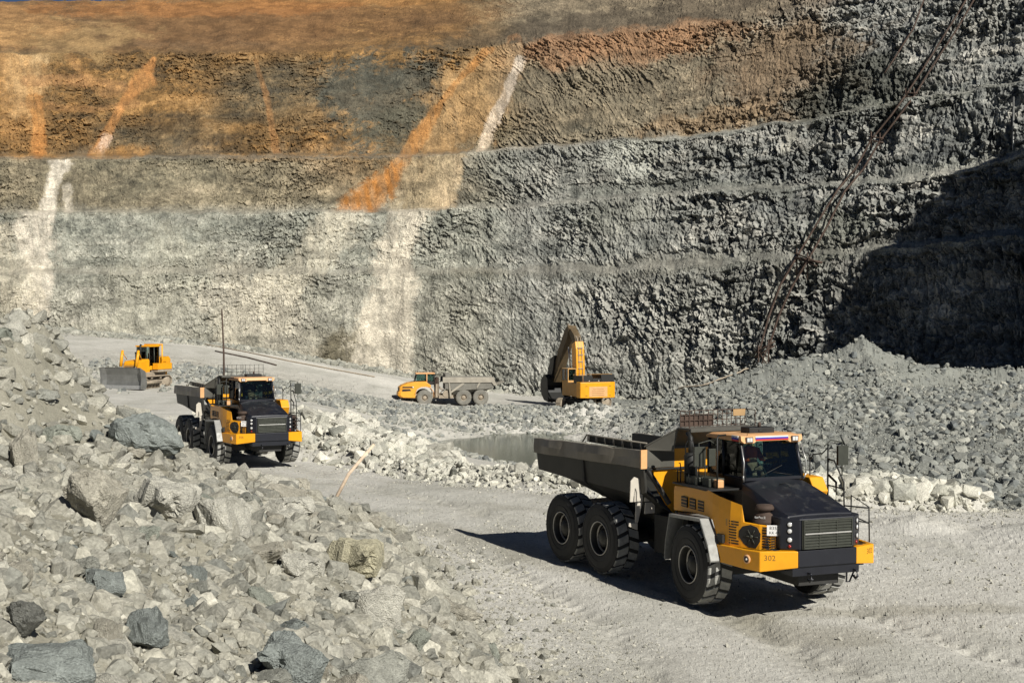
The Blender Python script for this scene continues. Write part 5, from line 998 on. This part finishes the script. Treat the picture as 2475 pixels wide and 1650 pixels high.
# ------------------------------------------------------------------ wires, pipes, poles
def pipe(name, P, r, m, label, cat, group=None, n=6, joints=0):
    b = MB(); b.tube(P, r, n)
    if joints:
        for a, c in zip(P[::joints], P[1::joints]):
            a, c = Vector(a), Vector(c); d = (c - a).normalized(); b.tube([a, a + d * .12], r * 1.6, n)
    o = b.out(name, M[m], None, 0); tag(o, label, cat, group); return o
def wall_pt(px, py, off):
    k, s_, z = wall_at(px, py); q = float(np.interp(z, [-9, 12.6, 22, 31.2, 51.7, 70], [0, 1, 2, 3, 4, 5]))
    x, y, z = (float(v[0]) for v in wall_xy(np.array([float(px)]), np.array([q]))); v = Vector((x, y, z - CAMZ)); d = v.length; return tuple(v * ((d - off) / d) + Vector((0, 0, CAMZ)))
def wall_line(pts, off, r, name, m, label, cat, sag=.0, sub=4, seed=0):
    P = []
    for (a, b_) in zip(pts[:-1], pts[1:]):
        for k in range(sub): f = k / sub; P.append(wall_pt(a[0] + (b_[0] - a[0]) * f, a[1] + (b_[1] - a[1]) * f, off + .15 * math.sin(seed + k * 2.1)))
    P.append(wall_pt(*pts[-1], off)); return pipe(name, P, r, m, label, cat)
def gpt(px, py, D):
    x = (px - 1237.5) / 3300 * D; return x
# ------------------------------------------------------------------ loose rock, boulders, small things
def hit(px, py, dmin=2.5, dmax=200):
    """point of the ground along a sight line"""
    t = math.atan((825 - 763.85) / 3300); a = (px - 1237.5) / 3300; e = (825 - py) / 3300
    w = np.array([a, math.cos(t) + e * math.sin(t), e * math.cos(t) - math.sin(t)]); ds = np.geomspace(dmin, dmax, 3000)
    X = w[0] * ds; Y = w[1] * ds; Z = CAMZ + w[2] * ds; g = ground_h(X, Y) ; k = np.nonzero(Z < g)[0]
    k = k[0] if len(k) else len(ds) - 1
    return float(X[k]), float(Y[k]), float(g[k]), float(ds[k])
BP = []
for i in range(9):
    V, F = rock_proto(900 + i, (1, [.8, .62, .9, .7, .85, .55, .75, .9, .66][i], [.6, .42, .75, .5, .55, .4, .62, .5, .7][i]), 16 + i % 5, 2 if i < 4 else 1)
    me = mesh_np('boulder_mesh', V, F, [None], None, link=False); BP.append(me.data)
TONES = {'pale': (186, 183, 169), 'warm': (172, 167, 151), 'grey': (152, 152, 141), 'blue': (138, 143, 137), 'dark': (122, 122, 114), 'olive': (176, 170, 144), 'green': (150, 153, 140), 'white': (220, 216, 200)}
BM = {k: rockmat('boulder_' + k, [1.0, 4.5, 22.], .7, .03, .17, attr=False, base=tuple(lin(v) * .9), grain=(.84, 1.16)) for k, v in TONES.items()}
def boulder(x, y, z, sx, sy, sz, rot, tone, proto, label, group=None):
    o = bpy.data.objects.new('boulder', BP[proto]); COL.objects.link(o); o.material_slots[0].link = 'OBJECT'; o.material_slots[0].material = BM[tone]
    o.location = (x, y, z); o.scale = (sx, sy, sz); o.rotation_euler = rot; tag(o, label, 'boulder', group); return o
def named_boulder(px, py, wpx, hpx, tone, proto, label, tilt=(0, 0, 0), sink=.30):
    x, y, z, D = hit(px, py + hpx * .42); w = wpx * D / 3300; h = hpx * D / 3300
    return boulder(x, y + w * .2, z + h * (.5 - sink * .6), w * .47, w * .42, h * .74, tilt, tone, proto, label)
def build_rock():
    NB = [(328, 1040, 215, 135, 'blue', 0, 'huge smooth blue-grey boulder on the rim of the near heap, left of the truck', (.1, .2, .5)),
          (145, 1045, 115, 80, 'green', 1, 'grey-green block lying left of the huge blue-grey boulder', (.2, -.1, .3)),
          (232, 1050, 62, 52, 'blue', 5, 'small dark boulder wedged against the huge blue-grey boulder', (.3, .2, 1.3)),
          (45, 1085, 110, 120, 'warm', 2, 'rounded tan boulder at the left edge beside the high dump', (.1, .1, 2)),
          (215, 1200, 200, 190, 'warm', 3, 'big tilted slab with a streaked dark side in the middle of the heap', (.5, .25, .9)),
          (390, 1200, 210, 140, 'pale', 0, 'broad pale boulder below the huge blue-grey one', (.2, .1, 2.4)),
          (530, 1245, 180, 110, 'pale', 2, 'wide flat-topped pale boulder near the crest of the heap', (.0, .2, 1.0)),
          (700, 1222, 150, 90, 'pale', 1, 'long pale block pointing at the wooden stake', (.1, -.15, .4)),
          (782, 1232, 62, 26, 'dark', 5, 'flat dark slab at the foot of the wooden stake', (.05, .1, .2)),
          (850, 1345, 190, 140, 'olive', 0, 'yellowish olive boulder at the right side of the near heap', (.25, .3, 2.8)),
          (735, 1365, 150, 100, 'pale', 1, 'pale slab leaning on the yellowish boulder from the left', (.3, .2, .8)),
          (905, 1460, 150, 120, 'pale', 2, 'pale squarish boulder at the heap edge below the yellowish one', (.3, .0, .4)),
          (840, 1440, 60, 90, 'grey', 3, 'upright grey block beside the pale squarish boulder', (1.2, .1, .4)),
          (250, 1405, 130, 90, 'blue', 7, 'dark blue-grey stone with light veins in the lower heap', (.1, .4, .4)),
          (475, 1415, 62, 46, 'grey', 4, 'plain grey stone right of the dark veined one', (.1, .1, 1.4)),
          (45, 1490, 120, 130, 'dark', 3, 'dark slab standing on edge near the left border', (.9, .4, .7)),
          (345, 1515, 175, 115, 'blue', 6, 'dark blue stone low in the heap, patched with tan', (.2, .1, 2.2)),
          (255, 1525, 120, 90, 'warm', 8, 'tan stone touching the dark blue stone on its left', (.1, .3, 1.2)),
          (690, 1600, 260, 180, 'blue', 0, 'large blue-grey boulder at the bottom edge of the picture', (.5, .2, 1.7)),
          (110, 1610, 290, 150, 'blue', 7, 'long dark grey boulder in the bottom left corner', (.2, .1, .3)),
          (900, 1620, 250, 120, 'grey', 6, 'mauve-grey boulder at the bottom right of the near heap', (.1, .2, .8)),
          (1010, 1545, 90, 80, 'green', 8, 'grooved grey-green boulder near the foot of the heap', (.7, .2, 1.8)),
          (600, 1000 + 215, 70, 80, 'grey', 3, 'narrow split stone just below the crest, right of the broad pale boulder', (1.0, .3, .5)),
          (1975, 850, 0, 0, 'grey', 0, '', (0, 0, 0))]
    for a in NB:
        if a[2]: named_boulder(*a[:7], tilt=a[7])
    # unnamed boulders of the near heap
    n = 0; G = 'boulders strewn over the near rubble heap'
    while n < 250:
        r = math.exp(rnd.uniform(math.log(6.5), math.log(50))); a = rnd.uniform(-.40, .09); x, y = r * math.sin(a), r * math.cos(a)
        fd = float(foot_dist(np.array([x]), np.array([y]))[0])
        if fd < .1: continue
        s = min(.8, r * rnd.choice([.007, .009, .011, .013, .016, .02])); z = hz(x, y)
        boulder(x, y, z + s * .10, s, s * rnd.uniform(.7, 1), s * rnd.uniform(.6, .95), (rnd.gauss(0, .4), rnd.gauss(0, .4), rnd.uniform(0, 6.28)), rnd.choice(['pale', 'pale', 'warm', 'warm', 'warm', 'grey', 'green', 'blue']), rnd.randrange(9), 'dusty angular boulder half buried in the near rubble heap', G); n += 1
    # the white rocks of the berm
    G = 'white rocks along the berm'; n = 0
    while n < 120:
        k = rnd.random() ** 1.15 * 10; i = min(9, int(k)); f = k - i; bx = BERM[i][0] * (1 - f) + BERM[i + 1][0] * f; by = BERM[i][1] * (1 - f) + BERM[i + 1][1] * f; w = np.interp(k, [0, 2, 4, 6, 10], [3.5, 2.8, 1.6, 1.2, .7])
        x, y = bx + rnd.gauss(0, w * .5), by + rnd.gauss(0, w * .5); s = rnd.choice([.32, .4, .5, .6, .75, .9]) * (.62 if k > 7 else .55 if k > 3.7 else 1); z = hz(x, y)
        boulder(x, y, z + s * .2, s, s * rnd.uniform(.6, 1), s * rnd.uniform(.6, 1.0), (rnd.gauss(0, .5), rnd.gauss(0, .5), rnd.uniform(0, 6.28)), rnd.choice(['white', 'white', 'white', 'pale', 'pale', 'grey']), rnd.randrange(9), 'white angular rock dumped along the berm behind the haul road', G); n += 1
    # stuff
    rm = rockmat('rubble', [2.6, 24.], .6, .014, .18, grain=(.82, 1.18))
    def polar(n, r0, r1, a0, a1):
        r = np.exp(R.uniform(math.log(r0), math.log(r1), n)); a = R.uniform(a0, a1, n); return r * np.sin(a), r * np.cos(a), r
    x, y, r = polar(150000, 4, 70, -.62, .5); fd = foot_dist(x, y); k = fd > -.25 - R.exponential(.5, len(x)); x, y, r, fd = x[k], y[k], r[k], fd[k]; x, y, r, fd = x[:62000], y[:62000], r[:62000], fd[:62000]
    s = np.clip(r * .0042 * (1 + R.pareto(1.9, len(x))), .03, np.minimum(.75, r * .026)) * np.where(fd < 0, .6, 1)
    scatter('near_rubble', x, y, s, pal(len(x), [(184, 180, 163), (170, 166, 150), (152, 149, 136), (137, 136, 125), (194, 190, 174), (112, 114, 108)]), rm, .6, .28, 'loose broken stone covering the near heap', 'rubble')
    bt = R.uniform(0, 10, 16000) ; i = np.minimum(9, bt.astype(int)); f = bt - i; B = np.array(BERM); w = np.interp(bt, [0, 2, 4, 6, 10], [3.6, 3.0, 1.8, 1.3, .8])
    x = B[i, 0] * (1 - f) + B[i + 1, 0] * f + R.normal(0, .62, len(bt)) * w; y = B[i, 1] * (1 - f) + B[i + 1, 1] * f + R.normal(0, .62, len(bt)) * w
    scatter('berm_rubble', x, y, np.clip(.12 * (1 + R.pareto(1.7, len(x))), .12, np.where((bt > 3.7) & (bt < 7), .45, .9)), pal(len(x), [(222, 218, 202), (208, 204, 188), (190, 188, 172), (160, 160, 148)]), rm, .7, .2, 'loose white stone of the berm', 'rubble')
    x, y, r = polar(440000, 44, 150, -.30, .50); fd, bd, bt2, z0, rub, berm, sL, pad = masks(x, y)
    hm = ss(6, 9, x) * ss(103, 112, y) * (y < 127); wt = np.maximum.reduce([rub, hm * .8, sL * .8, pad, .3 * ss(84, 92, y) * (np.abs(x - 2) < 14) * (1 - ss(101, 104, y) * (1 - ss(129, 132, y))) * (y < 150)]) * (r / 150) ** .15
    k = (R.uniform(0, 1, len(x)) < wt) & (foot_dist(x, y) < -1); x, y, r = x[k][:130000], y[k][:130000], r[k][:130000]
    s = np.clip(r * (.0006 + .0008 * ss(-.1, .4, fbm(x * .12, y * .12, 812, 3))) * (1 + R.pareto(1.85, len(x))) * np.where(x < 4, 2.2, 1), .04, .8); cool = ss(10, 22, x)[:, None]
    c = pal(len(x), [(188, 186, 172), (164, 164, 152), (138, 140, 134), (108, 112, 112)]) * (1 - cool) + pal(len(x), [(160, 160, 149), (140, 142, 134), (122, 126, 121), (100, 105, 106), (186, 184, 170)]) * cool
    scatter('far_rubble', x, y, s, c, rm, .7, .25, 'grey broken stone on the slopes behind the berm', 'rubble')
    x = R.uniform(-85, 34, 26000); fy = np.interp(x, [-75, -40, -15, 0, 20, 37, 50], [187, 187, 186, 181, 167, 148, 133]); y = fy - np.abs(R.normal(0, 3.2, len(x))) + 2
    scatter('talus', x, y, np.clip(.16 * (1 + R.pareto(1.9, len(x))), .16, 1.4), pal(len(x), [(190, 187, 172), (168, 166, 152), (146, 146, 134), (126, 128, 120)]), rm, .7, .25, 'fallen stone along the foot of the pit wall', 'rubble')
    x, y, r = polar(60000, 14, 62, -.25, .45); fd, bd, bt2, z0, rub, berm, sL, pad = masks(x, y)
    cl = .08 + .5 * ss(.0, .5, fbm(x * .35, y * .35, 801, 3)) + 1.5 * (fd > -2.5) + 1.2 * (bd < 3); k = (R.uniform(0, 1.2, len(x)) < cl) & (fd < 0) & (rub < .5); x, y, r = x[k][:30000], y[k][:30000], r[k][:30000]
    scatter('gravel', x, y, np.clip(r * .0011 * (1 + R.pareto(3.2, len(x))), .015, .16), pal(len(x), [(206, 202, 188), (186, 182, 168), (166, 164, 150), (128, 128, 118)]), rm, .6, .2, 'loose gravel scattered on the haul road', 'gravel')
def build_small():
    w = MB(); w.add([(x, y, -4.72) for x, y in ((-14, 100), (30, 100), (30, 134), (-14, 134))], [(0, 1, 2, 3)])
    m = bpy.data.materials.new('murky_water'); m.use_nodes = True; b = m.node_tree.nodes['Principled BSDF']; b.inputs['Base Color'].default_value = (.085, .095, .062, 1); b.inputs['Roughness'].default_value = .10; b.inputs['IOR'].default_value = 1.33
    n = m.node_tree.nodes.new('ShaderNodeTexNoise'); n.inputs['Scale'].default_value = 2.5; n.inputs['Detail'].default_value = 3; bp = m.node_tree.nodes.new('ShaderNodeBump'); bp.inputs['Strength'].default_value = .35; bp.inputs['Distance'].default_value = .02
    tc = m.node_tree.nodes.new('ShaderNodeTexCoord'); m.node_tree.links.new(tc.outputs['Object'], n.inputs['Vector']); m.node_tree.links.new(n.outputs['Fac'], bp.inputs['Height']); m.node_tree.links.new(bp.outputs[0], b.inputs['Normal'])
    o = w.out('pond_water', m, None, 0); tag(o, kind='structure')
    # utility pole and stake
    z = hz(-21.1, 100); b = MB(); b.tube([(-21.1, 100, z - .5), (-21.12, 100, z + 4), (-21.25, 100, 7.2)], [.09, .07, .05], 8)
    o = b.out('utility_pole', M['rust'], None, 0); tag(o, 'thin rusty pole standing behind the dump truck on the left', 'pole')
    x, y, z, D = hit(797, 1214); b = MB(); b.tube([(x, y, z - .2), (x + .5, y + .05, z + .75), (x + 1.16, y + .1, z + 1.52)], [.055, .05, .04], 6); o = b.out('wooden_stake', M['wood'], None, 0); tag(o, 'pale wooden stake leaning out of the near rubble heap', 'stake')
    x, y, z, D = hit(372, 1095); b = MB(); b.tube([(x, y, z - .1), (x + .16, y, z + .55)], .016, 5); o = b.out('wooden_stake', M['wood'], None, 0); tag(o, 'short thin wooden peg beside the huge blue-grey boulder', 'stake')
    def gl(pts, up): return [(lambda h: (h[0], h[1], h[2] + up))(hit(a, c, 60, 260)) for a, c in pts]
    def dense(pts, n=6): return [(a[0] + (c[0] - a[0]) * k / n, a[1] + (c[1] - a[1]) * k / n) for a, c in zip(pts[:-1], pts[1:]) for k in range(n)] + [pts[-1]]
    pipe('pipeline', gl(dense([(405, 826), (500, 834), (600, 853), (700, 874), (800, 893), (905, 912)]), .1), .08, 'tan', 'long dusty pipeline along the upper edge of the pale ramp', 'pipeline')
    pipe('pipeline', gl(dense([(520, 850), (600, 866), (668, 884)]), .1), .08, 'rust', 'short rusty pipeline crossing the rubble below the pale ramp', 'pipeline')
    pipe('hose', gl(dense([(1500, 962), (1545, 965), (1590, 960)]), .15), .12, 'dark', 'black hose lying on the flat ground right of the excavator', 'hose')
    pipe('pipeline', gl(dense([(1600, 948), (1700, 938), (1790, 905), (1845, 876)], 8), .25), .08, 'tan', 'dusty pipe climbing the left flank of the grey spoil heap', 'pipeline')
    k = 1.0523; f = lambda L: [(a * k, c * k) for a, c in L]
    LA = f([(1745, 812), (1768, 730), (1795, 655), (1832, 590), (1885, 500), (1925, 435), (1965, 388), (2000, 322), (2045, 268), (2078, 222), (2130, 142), (2175, 70), (2222, -8)])
    LB = f([(1768, 800), (1790, 730), (1818, 665), (1856, 600), (1903, 515), (1940, 440), (1982, 390), (2020, 325), (2062, 270), (2098, 222), (2148, 142), (2195, 70), (2240, -8)])
    LC = f([(1735, 815), (1752, 760), (1775, 700), (1800, 640), (1822, 600)])
    wall_line(LA, 1.6, .13, 'wall_pipe', 'rust', 'rusty pipe climbing the dark right wall, left one of the pair', 'pipe', seed=1)
    wall_line(LB, 1.5, .13, 'wall_pipe', 'rust', 'rusty pipe climbing the dark right wall, right one of the pair', 'pipe', seed=2)
    wall_line(LC, 1.5, .08, 'cable', 'dark', 'thin dark cable hanging below the platform on the right wall', 'cable', seed=3)
    wall_line(f([(2120, 0), (2095, 70), (2060, 125), (2030, 170)]), 1.4, .12, 'wall_pipe', 'rust', 'short rusty pipe at the top right, left of the long pair', 'pipe', seed=4)
    wall_line(f([(2326, 225), (2326, 345)]), 1.3, .12, 'wall_pipe', 'grey', 'single upright grey pipe near the right border', 'pipe', seed=5)
    for i, (a, c, lab) in enumerate([(LA[3], LB[3], 'rusty steel platform carrying the pipe pair halfway up the right wall'), (LA[0], LB[0], 'rusty steel frame at the foot of the pipe pair'), (LA[7], LB[7], 'rusty bracket holding the pipe pair on the second bench'), (LA[9], LB[9], 'rusty bracket holding the pipe pair near the top right')]):
        p, q = Vector(wall_pt(*a, 1.8)), Vector(wall_pt(*c, 1.7)); d = (q - p).normalized(); b = MB()
        w_ = (1.5, .9, .5, .5)[i]
        for u in (-.15, .35):
            b.tube([p - d * .5 + Vector((0, 0, u)), q + d * w_ + Vector((0, 0, u))], .09, 4)
        for e in (p, q): b.tube([e + Vector((0, 0, -2.2 if i < 2 else -1)), e + Vector((0, 0, 1.0))], .09, 4); b.tube([e + Vector((0, 0, .3)), e + Vector((.9, 1.9, .2))], .08, 4)
        if i < 2: b.tube([p + Vector((0, 0, -2.1)), q + Vector((0, 0, .3))], .07, 4); b.tube([q + Vector((0, 0, -2.1)), p + Vector((0, 0, .3))], .07, 4)
        if i == 0: b.tube([p + Vector((-.2, -.2, -.1)), q + Vector((1.6, -.4, -.2))], .16, 4)
        o = b.out('pipe_bracket', M['rust'], None, 0); tag(o, lab, 'bracket')
    # scrub on the far rim
    x = R.uniform(-104, -22, 3500); y = 292 + R.uniform(-3, 14, 3500); VV, FF = [], []; off = 0; s = R.uniform(.25, .9, 3500); Mx = rotmats(3500, 1.2); zz = 70.2 + R.uniform(0, 1, 3500) ** 1.5 * (2.2 + 2.0 * fbm(x * .2, y * 0, 950, 3))
    T3 = np.array([(-.5, 0, 0), (.5, 0, 0), (0, .1, .9)]); v = np.einsum('nij,vj->nvi', Mx, T3) * s[:, None, None]; v[..., 0] += x[:, None]; v[..., 1] += y[:, None]; v[..., 2] += zz[:, None]
    o = mesh_np('scrub', v.reshape(-1, 3), np.arange(len(x) * 3).reshape(-1, 3), [mat('scrub_leaves', (.045, .05, .022), .9, 0, .3, .5)]); tag(o, 'dark scrub along the top rim of the pit', 'scrub', kind='stuff')
TEST = False
GR = 'orange and black articulated dump trucks on the haul road'
dump_truck((5.824, 32.101, 0), .3722, .108, 'nearest yellow and black dump truck, tricolour stripe over its windscreen, number 302 on its bumper', GR, True)
dump_truck((-11.615, 61.207, 0.02), .476, -.02, 'yellow and black dump truck behind the near rubble heap, no stripe over its windscreen', GR, False)
def in_cab(L, yaw): 
    a = yaw - math.pi / 2; p = Vector((-.45, 0, 3.02)); return (L[0] + p.x * math.cos(a), L[1] + p.x * math.sin(a), L[2] + p.z), a
l, a = in_cab((5.824, 32.101, 0), .3722); person(l, a, 'driver in an orange vest seated in the cab of the nearest dump truck', 'orange')
l, a = in_cab((-11.615, 61.207, 0.02), .476); person(l, a, 'driver in dark clothes seated in the cab of the dump truck behind the rubble heap', 'cloth')
if TEST: 
    gm = bpy.data.meshes.new('g'); gm.from_pydata([(-200,-50,0),(200,-50,0),(200,110,0),(-200,110,0),(200,140,-3.3),(-20,140,-3.3),(200,300,-3.3),(-20,300,-3.3)],[],[(0,1,2,3),(5,4,6,7)]); g=bpy.data.objects.new('ground',gm); COL.objects.link(g); gm.materials.append(M['cream'])
else:
    wall, WV, WG = build_wall()
    ground = build_ground()
    build_spur(); build_rock(); build_small()
hauler((-9.9, 153, -3.3), math.radians(180 + 8))
excavator((7.8, 148, -3.25), math.radians(90 + 21))
dz = bulldozer((-34.2, 127, .05), math.radians(-90 - 21)); dz.scale = (.95, .95, .95)
